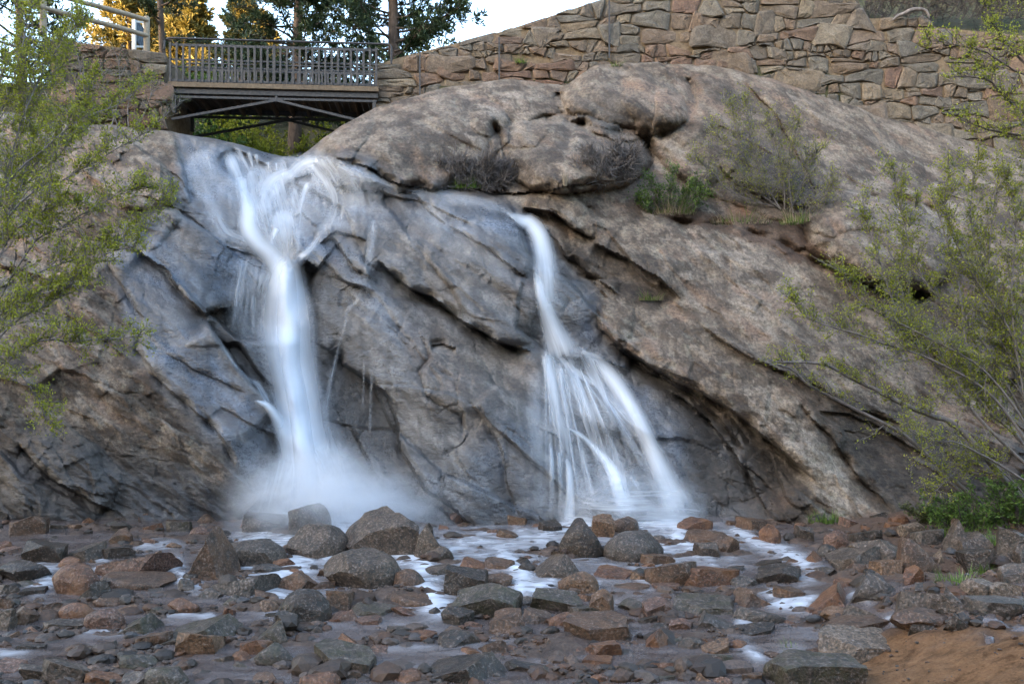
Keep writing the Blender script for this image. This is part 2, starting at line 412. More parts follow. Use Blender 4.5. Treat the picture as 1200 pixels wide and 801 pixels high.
darkm = np.maximum.reduce([0.9 * mask(QX, QY, [(950,460),(1040,480),(1130,520),(1200,540),(1200,620),(1060,615),(1010,560),(970,510)], 16),  # dark stain and wet streaks, plus shade painted into recesses and lower corners
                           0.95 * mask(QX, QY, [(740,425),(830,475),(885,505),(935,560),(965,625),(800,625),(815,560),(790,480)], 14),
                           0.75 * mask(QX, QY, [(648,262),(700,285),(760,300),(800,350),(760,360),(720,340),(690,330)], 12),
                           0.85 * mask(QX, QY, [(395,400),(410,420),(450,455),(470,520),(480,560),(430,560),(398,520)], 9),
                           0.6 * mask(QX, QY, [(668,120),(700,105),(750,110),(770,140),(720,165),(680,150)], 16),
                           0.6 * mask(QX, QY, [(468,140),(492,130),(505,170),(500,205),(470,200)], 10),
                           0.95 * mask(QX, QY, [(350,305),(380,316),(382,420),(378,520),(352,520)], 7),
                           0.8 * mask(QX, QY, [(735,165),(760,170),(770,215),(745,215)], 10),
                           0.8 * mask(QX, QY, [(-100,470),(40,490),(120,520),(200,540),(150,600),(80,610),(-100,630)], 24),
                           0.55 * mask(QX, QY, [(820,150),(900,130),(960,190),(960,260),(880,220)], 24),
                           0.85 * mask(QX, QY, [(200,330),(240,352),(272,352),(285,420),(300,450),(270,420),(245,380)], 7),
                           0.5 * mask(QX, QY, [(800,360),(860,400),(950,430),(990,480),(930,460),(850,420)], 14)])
palem = np.maximum.reduce([mask(QX, QY, [(918,480),(945,490),(985,540),(1010,600),(985,605),(950,560)], 14),
                           0.6 * mask(QX, QY, [(870,430),(930,470),(960,540),(940,560),(880,500)], 22),
                           0.4 * mask(QX, QY, [(770,255),(900,290),(960,330),(900,380),(800,330)], 30),
                           0.35 * mask(QX, QY, [(540,100),(600,100),(620,130),(560,150)], 20)])
rust = np.maximum.reduce([0.8 * mask(QX, QY, [(382,296),(397,298),(402,312),(388,310)], 5), 0.45 * mask(QX, QY, [(850,245),(870,240),(885,255),(865,262)], 6),
                          0.35 * mask(QX, QY, [(640,330),(655,340),(610,345)], 6), 0.25 * mask(QX, QY, [(880,580),(930,570),(940,620),(880,620)], 14)])
soil = mask(QX, QY, [(745,240),(800,250),(870,254),(930,262),(975,300),(1010,326),(960,316),(905,288),(850,270),(790,262)], 5)
def bake_rock(X, Y, Z, wet, tan, dark, pale, rust, blue):
    """granite colour point by point: mineral, wetness, painted shade and blue sky sheen"""
    L = lambda f, a, b: sstep(a, b, f)[..., None]
    C = lambda *c: np.array(c)
    ca, sa = math.cos(math.radians(-38)), math.sin(math.radians(-38)); A = X * ca + Z * sa; B = -X * sa + Z * ca
    z0 = 0 * X
    mid = fbm(A * 1.1, Y * 1.6, B * 3.6, 5, 501, .62); big = fbm(X * .5, Y * .5, Z * .5, 3, 511); fine = fbm(X * 7, Y * 7, Z * 7, 3, 521, .7)
    blot = fbm(X * 1.5 + mid, Y * 1.5, Z * 1.5, 5, 531, .62); lich = fbm(X * 4.5, Y * 4.5, Z * 4.5, 4, 541, .7)
    strk = fbm(X * 3.6 + .4 * mid, Y * 1.2, Z * .32, 5, 551, .6); sheet = fbm(A * .5, Y * .8, B * 1.4, 4, 561, .55)
    g0 = C(.085, .072, .062) * (1 - L(mid, -.35, .1)) + C(.150, .132, .116) * L(mid, -.35, .1); g0 = g0 + (C(.225, .208, .19) - g0) * L(mid, .05, .5)
    t0 = C(.105, .085, .069) + (C(.225, .195, .166) - C(.105, .085, .069)) * L(mid + .5 * fine, -.5, .5)
    c = g0 + (t0 - g0) * (tan[..., None] * (.45 + .5 * L(big, -.3, .35)))
    c = c + (C(.36, .335, .31) - c) * (pale[..., None] * (.45 + .45 * L(fine + mid, -.4, .4)))
    dry = 1 - wet[..., None]
    c = c + (C(.22, .158, .125) - c) * (.6 * L(sheet, .05, .4) * dry)
    c = c + (C(.045, .036, .030) - c) * (.75 * L(blot + .5 * big, .06, .36) * (.35 + .65 * dry))
    c = c + (C(.25, .25, .215) - c) * (.38 * L(lich, .22, .45) * dry)
    c = c + (C(.055, .046, .04) - c) * (.55 * L(strk, .08, .45) * (.4 + .6 * dry))
    c = c * (1 + (C(1.09, .985, .86) - 1) * dry)
    c = c + (C(.235, .10, .042) - c) * rust[..., None]
    wn = wet[..., None] * (.45 + .55 * L(sheet + .6 * blot, -.35, .15))
    lm = L(mid + .5 * strk, -.35, .4); w0 = C(.074, .076, .080) + (C(.146, .146, .148) - C(.074, .076, .080)) * lm
    w1 = C(.068, .090, .128) + (C(.130, .164, .222) - C(.068, .090, .128)) * lm; w0 = w0 + (w1 - w0) * blue[..., None]
    c = c + (w0 - c) * (wn * .80)
    c = c * (1 - wet[..., None] * (.50 * L(strk, .02, .34) + .30 * L(blot, .08, .4)) * .9)
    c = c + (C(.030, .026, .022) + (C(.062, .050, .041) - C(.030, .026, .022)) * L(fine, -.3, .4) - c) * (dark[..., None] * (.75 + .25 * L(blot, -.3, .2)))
    rgh = .82 - .54 * wn[..., 0]
    return np.clip(c, .01, .9), rgh
wet = wet * 1.0
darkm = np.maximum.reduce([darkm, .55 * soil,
    .95 * mask(QX, QY, [(930,440),(1000,470),(1100,500),(1250,520),(1250,640),(1050,620),(1000,560),(960,500)], 18),  # overhang shade at lower right painted darker still
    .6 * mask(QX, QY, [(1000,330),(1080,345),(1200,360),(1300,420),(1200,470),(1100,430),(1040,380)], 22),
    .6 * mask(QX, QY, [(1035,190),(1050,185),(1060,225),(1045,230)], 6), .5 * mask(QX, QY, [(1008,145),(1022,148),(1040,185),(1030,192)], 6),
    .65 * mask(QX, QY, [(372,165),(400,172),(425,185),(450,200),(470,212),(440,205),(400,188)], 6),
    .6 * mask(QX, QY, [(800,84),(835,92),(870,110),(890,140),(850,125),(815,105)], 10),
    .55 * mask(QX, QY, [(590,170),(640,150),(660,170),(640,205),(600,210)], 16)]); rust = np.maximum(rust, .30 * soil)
sky_sheen = np.maximum.reduce([mask(QX, QY, [(110,280),(150,262),(210,250),(215,165),(330,190),(400,184),(480,224),(500,250),(440,270),(400,300),(340,300),(270,350),(230,360),(300,480),(310,560),(270,540),(190,455),(160,400)], 16),  # blue sky reflection painted into the wet rock's colour
    .8 * mask(QX, QY, [(480,222),(600,240),(640,320),(620,335),(560,290),(500,255)], 14), .9 * mask(QX, QY, [(690,330),(705,400),(780,450),(850,520),(880,612),(780,612),(740,480),(680,400)], 16), .5 * mask(QX, QY, [(-50,520),(60,520),(200,540),(290,600),(280,640),(-50,640)], 18),
    .5 * mask(QX, QY, [(410,330),(470,350),(500,390),(430,390)], 14), .35 * mask(QX, QY, [(560,480),(640,470),(640,612),(560,612)], 18)])
sky_sheen *= .45 + .55 * sstep(-.25, .2, fbm(VV[..., 0] * .9, VV[..., 1] * .9, VV[..., 2] * .9, 4, 601))
rc, rgh = bake_rock(VV[..., 0], VV[..., 1], VV[..., 2], wet, tanm, darkm, palem, rust, sky_sheen)
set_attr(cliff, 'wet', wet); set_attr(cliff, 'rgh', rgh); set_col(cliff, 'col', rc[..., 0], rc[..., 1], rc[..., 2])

_tpx = (PX, PY, DD)
def cliff_depth(px, py):
    """distance of the finished cliff surface at a pixel of the photograph"""
    px = np.atleast_1d(np.asarray(px, float)); py = np.atleast_1d(np.asarray(py, float))
    c = np.clip((px + 120) / CLIFF_STEP, 0, nc - 1.001); c0 = c.astype(int); fc = c - c0
    ty = np.interp(px, cx, topy); r = np.clip((py - ty) / (668 - ty) * (NR - 1), 0, NR - 1.001); r0 = r.astype(int); fr = r - r0
    D = DD
    return (D[r0, c0] * (1 - fr) * (1 - fc) + D[r0 + 1, c0] * fr * (1 - fc) + D[r0, c0 + 1] * (1 - fr) * fc + D[r0 + 1, c0 + 1] * fr * fc)
# ---------------------------------------------------------------- creek bed, bank, hills
def bank(X, Y):
    """the bank on the right rises towards the cliff foot; the sand spit lies in front"""
    px = 600 + X / Y * FPX
    b = 0.30 * sstep(900, 1130, px) * sstep(13, 17, Y)
    b = b + 0.55 * sstep(3.7, 5.6, X) * sstep(14.2, 11.5, Y) + 0.5 * sstep(8.5, 12, X)
    b = b + 0.10 * sstep(250, 0, px) * sstep(15, 18, Y) + 0.8 * sstep(-10.5, -15, X)
    return b
def ground_z(X, Y):
    return 0.055 * (np.minimum(Y, 19.5) - 18) + bank(X, Y)
def ground_hit(px, py):
    Ys = np.linspace(6, 21, 1500); X, _, Z = U(px, py, Ys)
    below = Z < ground_z(X, Ys)
    i = int(np.argmax(below)) if below.any() else len(Ys) - 1
    return float(X[i]), float(Ys[i]), float(ground_z(X[i:i+1], Ys[i:i+1])[0])

# strands of white water on the creek, photograph pixels
FOAM = [([(330,610),(300,640),(290,665)], 20, .8), ([(360,605),(365,640),(340,668),(320,690)], 22, 1.), ([(400,610),(408,640),(392,660)], 16, 1.), ([(335,612),(420,612)], 26, 1.),
 ([(430,640),(470,650),(495,665),(498,690),(510,713)], 15, 1.15), ([(480,690),(515,715),(530,722)], 8, .9), ([(540,640),(600,640),(660,622)], 9, .7), ([(560,630),(640,625)], 7, .6),
 ([(590,655),(608,670),(612,692),(640,690)], 11, 1.1), ([(640,622),(700,615),(760,612)], 12, 1.), ([(740,606),(790,612),(800,640),(830,655)], 12, 1.), ([(745,612),(810,618)], 10, 1.),
 ([(862,625),(890,640),(930,655),(945,665)], 8, .9), ([(960,672),(940,680)], 7, .7), ([(905,700),(915,712),(945,715)], 8, .9), ([(950,705),(905,712)], 5, .8), ([(997,700),(1015,706)], 5, .8),
 ([(50,668),(56,680),(45,692)], 9, .8), ([(75,665),(55,668)], 5, .7), ([(112,670),(122,655)], 5, .6), ([(206,660),(212,680),(230,690)], 7, .8), ([(160,645),(205,640)], 6, .5),
 ([(90,745),(125,744),(160,745)], 4, .5), ([(0,770),(30,772)], 5, .4), ([(340,700),(250,698)], 6, .3), ([(450,760),(480,765),(560,762)], 5, .25), ([(380,735),(470,728)], 8, .15),
 ([(870,760),(890,775)], 6, .5), ([(865,733),(880,735)], 4, .6), ([(1040,725),(1050,730)], 5, .6), ([(200,726),(250,724)], 3, .6), ([(645,668),(700,690)], 6, .5), ([(740,672),(760,690)], 5, .6),
 ([(590,760),(500,790),(420,780)], 9, .12), ([(920,740),(960,750),(900,780)], 10, .15), ([(500,640),(560,650)], 10, .6), ([(290,650),(420,640),(520,648),(640,636),(720,645),(850,640)], 26, .5), ([(300,680),(420,700),(540,720)], 16, .22)]
gxs = np.concatenate([np.linspace(-60, -13, 24)[:-1], np.linspace(-13, 13.5, 420), np.linspace(13.5, 60, 24)[1:]])
gys = np.concatenate([np.linspace(-45, 7.5, 30)[:-1], np.linspace(7.5, 20.6, 330)])
GX, GY = np.meshgrid(gxs, gys)
gz = ground_z(GX, np.maximum(GY, 6.5))
sp = px_of(GX, np.maximum(GY, 3.0), gz)
SAND = [(1003,770),(1040,752),(1100,744),(1160,735),(1330,716),(1600,800),(1500,1200),(880,1200),(960,860),(985,805)]
wob = fbm(GX * 1.6, GY * 1.6, 0 * GX, 5, 201, .6) * 36
sand = mask(sp[0] + wob, sp[1] + wob * .5, SAND, 9)
sand = np.where(GY < 7.5, sstep(1.5, 4.5, GX), sand)
dirt = sstep(960, 1010, sp[0] + wob) * (1 - sand)
rough_k = (1 - 0.55 * sand)
bump = 0.24 * fbm(GX * .8, GY * 1.5, 0 * GX, 4, 211) + 0.055 * fbm(GX * 4, GY * 5, 0 * GX, 5, 213, .6) + 0.02 * fbm(GX * 14, GY * 14, 0 * GX, 3, 215)
gz2 = gz + bump * rough_k
n1, n2 = GX.shape; gi = np.arange(n1 * n2).reshape(n1, n2)
GFa = np.stack([gi[:-1, :-1], gi[:-1, 1:], gi[1:, 1:], gi[1:, :-1]], -1).reshape(-1, 4)

def make_ground_mat():
    g = NT('creek_bed')
    sandm, dirtm, wetm = g.attr('sand'), g.attr('dirt'), g.attr('wet')
    p = g.pos()
    n = g.noise(p, 5, 8, 0.7); f = g.noise(p, 28, 6, 0.75); b = g.noise(p, 0.8, 4)
    col = g.ramp(n, [(0.30, (0.028, 0.019, 0.014)), (0.48, (0.082, 0.052, 0.036)), (0.66, (0.145, 0.098, 0.07))])
    col = g.mix(g.ramp(f, [(0.55, 0), (0.72, .7)]), col, (0.18, 0.145, 0.125))
    col = g.mix(g.math('MULTIPLY', dirtm, 0.7), col, g.mix(f, (0.07, 0.043, 0.029), (0.14, 0.085, 0.056)))
    sc = g.mix(g.ramp(n, [(0.3, 0), (0.7, 1)]), (0.145, 0.074, 0.034), (0.255, 0.137, 0.07))
    sc = g.mix(g.ramp(g.noise(g.pos(scale=(1, 2.2, 1)), 2.3, 7, .7, .6), [(0.48, 0), (0.66, .8)]), sc, (0.06, 0.029, 0.013))
    sc = g.mix(g.ramp(f, [(0.30, .8), (0.46, 0)]), sc, (0.055, 0.028, 0.014))
    sc = g.mix(g.ramp(f, [(0.56, 0), (0.68, .85)]), sc, (0.25, 0.145, 0.075))
    col = g.mix(sandm, col, sc)
    rough = g.math('ADD', 0.48, g.math('MULTIPLY', g.math('MAXIMUM', sandm, dirtm), 0.45))
    vor = g.n('ShaderNodeTexVoronoi'); g.set(vor.inputs['Vector'], p); vor.inputs['Scale'].default_value = 13
    h = g.bump(n, 0.75, 0.10); h = g.bump(g.math('ADD', f, g.math('MULTIPLY', vor.outputs[0], -0.5)), 0.7, 0.03, h)
    g.bsdf(col, rough, h, g.math('SUBTRACT', 0.3, g.math('MULTIPLY', sandm, .2)))
    return g.m
ground = link_mesh('ground', np.stack([GX, GY, gz2], -1).reshape(-1, 3), GFa, make_ground_mat())
tag(ground, 'brown gravel creek bed running into a sandy bank at lower right', kind='structure')
set_attr(ground, 'sand', sand); set_attr(ground, 'dirt', dirt); set_attr(ground, 'wet', 1 - np.maximum(sand, dirt))

# the shallow water: follows the bed's fall, the bed's bumps stand through it as bars
WX, WY = GX[30:], GY[30:]
wpx, wpy = px_of(WX, WY, ground_z(WX, WY))
foam = np.zeros(WX.shape)
fw = fbm(WX * 1.6, WY * 2.2, 0 * WX, 4, 221) * 12
for pts, w, a in FOAM:
    sd, t = line_sd(wpx + fw, wpy + fw * .6, pts)
    foam = np.maximum(foam, (a if a < .55 else a * .86) * np.exp(-(np.abs(sd) / (w * 1.15)) ** 1.5))
wz = ground_z(WX, WY) + 0.045 - 0.30 * sstep(960, 1010, wpx + wob[30:]) * sstep(13, 14.5, WY) - 0.4 * np.maximum(sand[30:], 0) \
     + 0.05 * foam + 0.025 * fbm(WX * .7, WY * 1.2, 0 * WX, 3, 225) + 0.012 * fbm(WX * 2.5, WY * 3.2, 0 * WX, 3, 227)
wi = np.arange(WX.size).reshape(WX.shape)
WF = np.stack([wi[:-1, :-1], wi[:-1, 1:], wi[1:, 1:], wi[1:, :-1]], -1).reshape(-1, 4)
def make_creek_mat():
    g = NT('silky_creek_water')
    foamv = g.attr('foam')
    p = g.pos(scale=(1.0, 2.4, 1.0))
    st = g.noise(p, 1.6, 5, 0.6, 0.7)
    fo = g.math('MULTIPLY', foamv, g.ramp(g.noise(g.pos(scale=(1.3, 1.8, 1.0)), 1.9, 2, 0.5, 0.9), [(0.22, 0.20), (0.75, 0.92)]), True)
    col = g.mix(fo, g.mix(st, (0.088, 0.057, 0.044), (0.20, 0.17, 0.162)), (0.84, 0.88, 0.93))
    b = g.n('ShaderNodeBsdfPrincipled')
    g.set(b.inputs['Base Color'], col); g.set(b.inputs['Roughness'], g.math('ADD', 0.10, g.math('MULTIPLY', fo, 0.5)))
    b.inputs['IOR'].default_value = 1.45; b.inputs['Specular IOR Level'].default_value = .7
    g.set(b.inputs['Normal'], g.bump(g.noise(p, 5, 3, .5, .8), 0.15, 0.05))
    tr = g.n('ShaderNodeBsdfTransparent')
    mx = g.n('ShaderNodeMixShader')
    al = g.math('ADD', g.ramp(st, [(0.3, 0.40), (0.65, 0.80)]), fo, True)
    g.set(mx.inputs[0], al); g.set(mx.inputs[1], tr.outputs[0]); g.set(mx.inputs[2], b.outputs[0])
    g.t.links.new(mx.outputs[0], g.out.inputs[0])
    return g.m
creek = link_mesh('water', np.stack([WX, WY, wz], -1).reshape(-1, 3), WF, make_creek_mat())
tag(creek, 'shallow silky creek water sliding between the stones below the falls', kind='structure')
set_attr(creek, 'foam', foam)

# hillside behind bridge and wall, and an unseen ridge added behind the camera to shade the gorge
def make_hill_mat():
    g = NT('hill_ground'); p = g.pos()
    n = g.noise(p, .6, 8, .7); f = g.noise(p, 6, 6, .7)
    col = g.ramp(n, [(0.3, (0.045, 0.05, 0.022)), (0.5, (0.09, 0.085, 0.045)), (0.7, (0.15, 0.115, 0.07))])
    g.bsdf(g.mix(g.math('MULTIPLY', f, .5), col, (0.05, 0.055, 0.02)), 0.95, g.bump(g.math('ADD', n, f), 0.8, 0.3), 0.2)
    return g.m
M_HILL = make_hill_mat()
hx = np.linspace(-70, 70, 141); hy = np.concatenate([np.linspace(24.4, 40, 40), np.linspace(41, 160, 60)])
HX, HYY = np.meshgrid(hx, hy)
hpx = 600 + HX / HYY * FPX
def hill_z(X, Y):
    px = 600 + X / Y * FPX
    low = 8.6 + 0.10 * (Y - 24)                                     # the creek's own notch behind the falls
    high = 2.6 + 0.350 * Y + 0.6 * fbm(X * .12, Y * .12, 0 * X, 3, 301)
    notch = sstep(150, 215, px) * sstep(520, 420, px)
    wallside = 11.2 + (Y - 24) * .22 + 2.6 * sstep(560, 960, px) - 1.5 * sstep(1000, 1015, px) + .7 * (Y - 24.4) * sstep(1000, 1015, px) 
    near = wallside * (1 - notch) + low * notch
    k = sstep(26.5, 38, Y)
    return near * (1 - k) + np.maximum(high, near) * k
hz = hill_z(HX, HYY) + 0.25 * fbm(HX * .5, HYY * .5, 0 * HX, 4, 303)
hz[0] -= 7.0
hi = np.arange(HX.size).reshape(HX.shape)
hill = link_mesh('hillside', np.stack([HX, HYY, hz], -1).reshape(-1, 3), np.stack([hi[:-1, :-1], hi[:-1, 1:], hi[1:, 1:], hi[1:, :-1]], -1).reshape(-1, 4), M_HILL)
tag(hill, 'wooded hillside rising beyond the footbridge', kind='structure')
az = np.radians(np.linspace(95, 274, 90)); rr = np.linspace(42, 125, 26)
AZ, RR = np.meshgrid(az, rr)
RX, RY = RR * np.sin(AZ), RR * np.cos(AZ)
rz = 46 * sstep(42, 84, RR) + 4 * fbm(RX * .05, RY * .05, 0 * RX, 4, 311) * sstep(42, 70, RR) - 0.8
ri = np.arange(RX.size).reshape(RX.shape)
ridge = link_mesh('shade_ridge', np.stack([RX, RY, rz], -1).reshape(-1, 3), np.stack([ri[:-1, :-1], ri[:-1, 1:], ri[1:, 1:], ri[1:, :-1]], -1).reshape(-1, 4), M_HILL)
tag(ridge, 'unseen ridge added behind the viewer to shade the gorge', kind='structure')
# ---------------------------------------------------------------- the falls
def make_fall_mat():
    g = NT('falling_water')
    al, u = g.attr('alpha'), g.attr('across')
    fl = g.attr('flow', 'Vector')
    mp = g.n('ShaderNodeMapping'); g.set(mp.inputs[0], fl); mp.inputs['Scale'].default_value = (15, 0.55, 1)
    st = g.noise(mp.outputs[0], 1.0, 4, 0.62, 0.15)
    mp2 = g.n('ShaderNodeMapping'); g.set(mp2.inputs[0], fl); mp2.inputs['Scale'].default_value = (5, 0.8, 1)
    st2 = g.noise(mp2.outputs[0], 1.0, 3, 0.5, 0.3)
    edge = g.math('POWER', g.math('SUBTRACT', 1.0, g.math('MULTIPLY', u, u), True), 1.9)
    strk = g.math('MULTIPLY', g.ramp(st, [(0.26, 0.22), (0.62, 1.0)]), g.ramp(st2, [(0.25, 0.35), (0.6, 1.0)]))
    core = g.math('MULTIPLY', g.math('SUBTRACT', al, 0.55, True), 2.0, True)
    a = g.math('MULTIPLY', g.math('MULTIPLY', al, edge), g.mix(core, strk, (1, 1, 1)), True)
    df = g.n('ShaderNodeBsdfDiffuse'); df.inputs[0].default_value = (0.88, 0.92, 0.97, 1)
    tl = g.n('ShaderNodeBsdfTranslucent'); tl.inputs[0].default_value = (0.88, 0.92, 0.97, 1)
    m1 = g.n('ShaderNodeMixShader'); m1.inputs[0].default_value = 0.3
    g.t.links.new(df.outputs[0], m1.inputs[1]); g.t.links.new(tl.outputs[0], m1.inputs[2])
    tr = g.n('ShaderNodeBsdfTransparent'); m2 = g.n('ShaderNodeMixShader')
    g.set(m2.inputs[0], a); g.t.links.new(tr.outputs[0], m2.inputs[1]); g.t.links.new(m1.outputs[0], m2.inputs[2])
    g.t.links.new(m2.outputs[0], g.out.inputs[0])
    return g.m
M_FALL = make_fall_mat()
def smooth_path(p, n):
    p = np.asarray(p, float); t = np.linspace(0, len(p) - 1, n); i = np.clip(t.astype(int), 0, len(p) - 2); f = (t - i)[:, None]
    g = lambda k: p[np.clip(k, 0, len(p) - 1)]
    a, b, c, d = g(i - 1), g(i), g(i + 1), g(i + 2)
    return 0.5 * ((2 * b) + (-a + c) * f + (2*a - 5*b + 4*c - d) * f**2 + (-a + 3*b - 3*c + d) * f**3)
STRAND = [0]
def strand(parent, pts, off=0.05, name='water_strand', nu=13, depth_fn=None, horiz=False):
    """one sheet or strand of water: (px, py, width px, opacity) laid in front of the rock"""
    pts = np.asarray(pts, float); L = np.hypot(*(pts[1:, :2] - pts[:-1, :2]).T).sum(); n = max(10, int(L / 4))
    q = smooth_path(pts, n); q[:, 2:] = np.clip(q[:, 2:], 0.0, None); tt_ = np.linspace(0, 1, n)
    q[:, 2] *= .45 + .55 * sstep(0, .14, tt_) * sstep(1.15, .9, tt_)
    tg = np.gradient(q[:, :2], axis=0); tg /= np.linalg.norm(tg, axis=1)[:, None] + 1e-9
    nrm = np.stack([tg[:, 1], -tg[:, 0]], 1)
    if horiz: nrm = np.stack([np.ones(n), np.zeros(n)], 1)
    us = np.linspace(-1, 1, nu)
    fn = depth_fn or cliff_depth
    c = fn(q[:, 0], q[:, 1])
    k = 9; cp = np.pad(c, k, 'edge'); c = np.minimum(c, np.array([cp[i:i + 2*k + 1].mean() for i in range(n)]))
    px = q[:, 0:1] + nrm[:, 0:1] * us[None] * q[:, 2:3] * .8; py = q[:, 1:2] + nrm[:, 1:2] * us[None] * q[:, 2:3] * .8
    loc = fn(px.ravel(), py.ravel()).reshape(px.shape)
    wm = q[:, 2:3] / FPX * c[:, None]
    d = np.minimum(np.minimum(loc, c[:, None] + 0.3) - 0.02, c[:, None] * .5 + loc * .5) - off * (0.4 + (1 - us[None] ** 2)) - 0.05 * wm * (1 - us[None] ** 2)
    for _ in range(3):
        dp = np.pad(d, ((1, 1), (1, 1)), 'edge'); d = np.minimum(d, (dp[:-2, 1:-1] + dp[2:, 1:-1] + dp[1:-1, :-2] + dp[1:-1, 2:]) / 4)
    d0 = d.copy()
    for _ in range(14):
        dp = np.pad(d, ((1, 1), (0, 0)), 'edge'); d = np.minimum((dp[:-2] + dp[2:] + d) / 3, d0 + .05)
    V = np.stack(U(px, py, d), -1); ii = np.arange(n * nu).reshape(n, nu)
    ob = link_mesh(name, V.reshape(-1, 3), np.stack([ii[:-1, :-1], ii[1:, :-1], ii[1:, 1:], ii[:-1, 1:]], -1).reshape(-1, 4), M_FALL, parent)
    s = np.concatenate([[0], np.cumsum(np.linalg.norm(np.diff(V[:, nu // 2], axis=0), axis=1))])
    end = sstep(0, 0.14, tt_) * sstep(1, 0.86, tt_)
    set_attr(ob, 'alpha', np.repeat((q[:, 3] * (0.05 + 0.95 * end))[:, None], nu, 1)); set_attr(ob, 'across', np.repeat(us[None], n, 0))
    STRAND[0] += 1
    a = ob.data.attributes.new('flow', 'FLOAT_VECTOR', 'POINT')
    fl = np.stack([us[None] * wm * .62 * np.ones_like(d) + STRAND[0] * 7.7, np.repeat(s[:, None], nu, 1), np.full(d.shape, STRAND[0] * 3.1)], -1)
    a.data.foreach_set('vector', fl.astype(np.float32).ravel())
    return ob

LEFT_FALL = [
 ([(264,174,14,.7),(270,184,15,.85),(280,207,11,.75),(288,232,14,.9),(291,250,20,1),(292,268,22,1),(302,284,22,.95),(318,300,22,.95),(330,318,24,1),(336,345,28,1),(337,375,28,.8)], .10),
 ([(380,187,14,.6),(362,190,17,.7),(350,196,16,.6),(341,204,14,.65),(323,213,24,.85),(310,232,28,.65),(302,258,24,.5),(304,282,18,.35)], .05),
 ([(276,172,7,.6),(284,188,8,.6),(292,204,8,.4),(294,225,6,.2)], .04), ([(290,177,6,.7),(295,190,6,.7),(297,203,6,.3)], .04), ([(300,180,5,.6),(302,197,5,.3)], .04),
 ([(314,189,4,.6),(317,206,4,.4)], .03), ([(323,190,4,.55),(325,205,4,.35)], .03), ([(331,191,4,.5),(333,204,4,.3)], .03),
 ([(362,213,9,.85),(356,228,7,.65),(351,258,6,.4),(350,300,5,.2)], .04), ([(348,216,4,.5),(345,232,4,.3),(343,250,3,.15)], .03),
 ([(328,244,24,.5),(331,256,32,.75),(334,272,32,.62),(336,292,26,.6),(337,318,18,.8)], .05), ([(325,266,8,.9),(320,278,8,.85),(316,292,8,.5)], .07),
 ([(392,258,10,.12),(378,272,9,.3),(366,290,8,.55),(352,304,10,.95),(344,318,16,1),(341,345,20,1),(340,370,20,.7)], .10),
 ([(222,190,14,.2),(233,216,16,.3),(248,243,16,.36),(262,268,14,.42),(276,278,14,.4),(298,286,12,.5)], .03),
 ([(332,286,16,.7),(335,302,24,.95),(336,324,36,1),(335,350,46,1),(336,380,54,.95),(339,410,54,.92),(344,440,52,.95),(349,470,50,1),(353,500,50,1),(357,530,52,1),(361,560,62,1),(367,590,92,.95),(372,616,120,.75)], .28),
 ([(336,296,14,1),(337,320,20,1),(337,350,26,1),(338,390,28,1),(342,430,26,1),(349,470,26,1),(354,510,26,1),(359,550,30,1),(363,585,40,1),(366,610,50,.9)], .40),
 ([(350,322,18,.35),(354,370,26,.42),(357,430,30,.4),(364,480,40,.5),(373,520,54,.62),(382,560,70,.66),(392,606,96,.6)], .22),
 ([(318,312,30,.6),(308,335,36,.55),(302,360,38,.45),(298,385,36,.25),(296,405,30,.1)], .06),
 ([(292,300,26,.35),(284,325,26,.35),(280,350,26,.3),(278,385,22,.12)], .05), ([(297,345,5,.7),(297,365,6,.55),(298,392,6,.2)], .05),
 ([(250,386,2,.1),(265,412,3,.4),(278,430,3.5,.5),(292,444,5,.6),(302,450,6,.7),(310,464,8,.6),(318,478,9,.4)], .03),
 ([(296,469,3,.4),(306,472,6,.85),(315,477,10,.95),(327,494,15,.95),(337,520,20,.9),(346,548,26,.9)], .14),
 ([(370,520,40,.5),(384,550,70,.55),(398,585,90,.5),(405,612,110,.45)], .3), ([(345,530,40,.5),(336,565,60,.5),(325,600,90,.4),(318,616,100,.3)], .25),
 ([(426,326,4,.06),(420,350,4.5,.2),(408,363,5,.26),(404,385,5,.22),(398,405,5,.3),(392,430,5.5,.4),(386,455,6.5,.46),(382,478,8,.5),(378,505,14,.45)], .03),
 ([(437,254,7,.3),(437,264,9,.5),(436,280,11,.36),(434,296,10,.35),(430,318,8,.25),(424,336,5,.35)], .05), ([(442,318,30,.16),(446,345,34,.16),(452,375,30,.08)], .04),
 ([(436,430,4,.2),(435,465,4,.45),(434,508,4,.25)], .08), ([(427,418,3,.35),(426,450,3,.4),(425,480,3,.2)], .08), ([(420,415,3,.2),(419,470,3,.25)], .08),
 ([(306,190,76,.46),(312,208,112,.5),(318,236,120,.46),(328,272,90,.4),(336,308,40,.3)], .03),
 ([(368,184,16,.7),(376,196,34,.6),(388,214,48,.5),(396,236,56,.4),(392,258,50,.3),(380,284,30,.2)], .025), ([(392,190,12,.5),(418,202,14,.5),(444,216,14,.45),(470,228,12,.3)], .02), ([(412,206,24,.4),(424,226,34,.36),(428,250,34,.25)], .02),
 ([(475,224,14,.2),(520,230,16,.22),(560,236,12,.3),(600,250,6,.25)], .015), ([(490,240,30,.25),(540,285,40,.22),(600,325,34,.18)], .02),
 ([(232,176,24,.4),(238,196,40,.34),(248,230,46,.25)], .02),
]
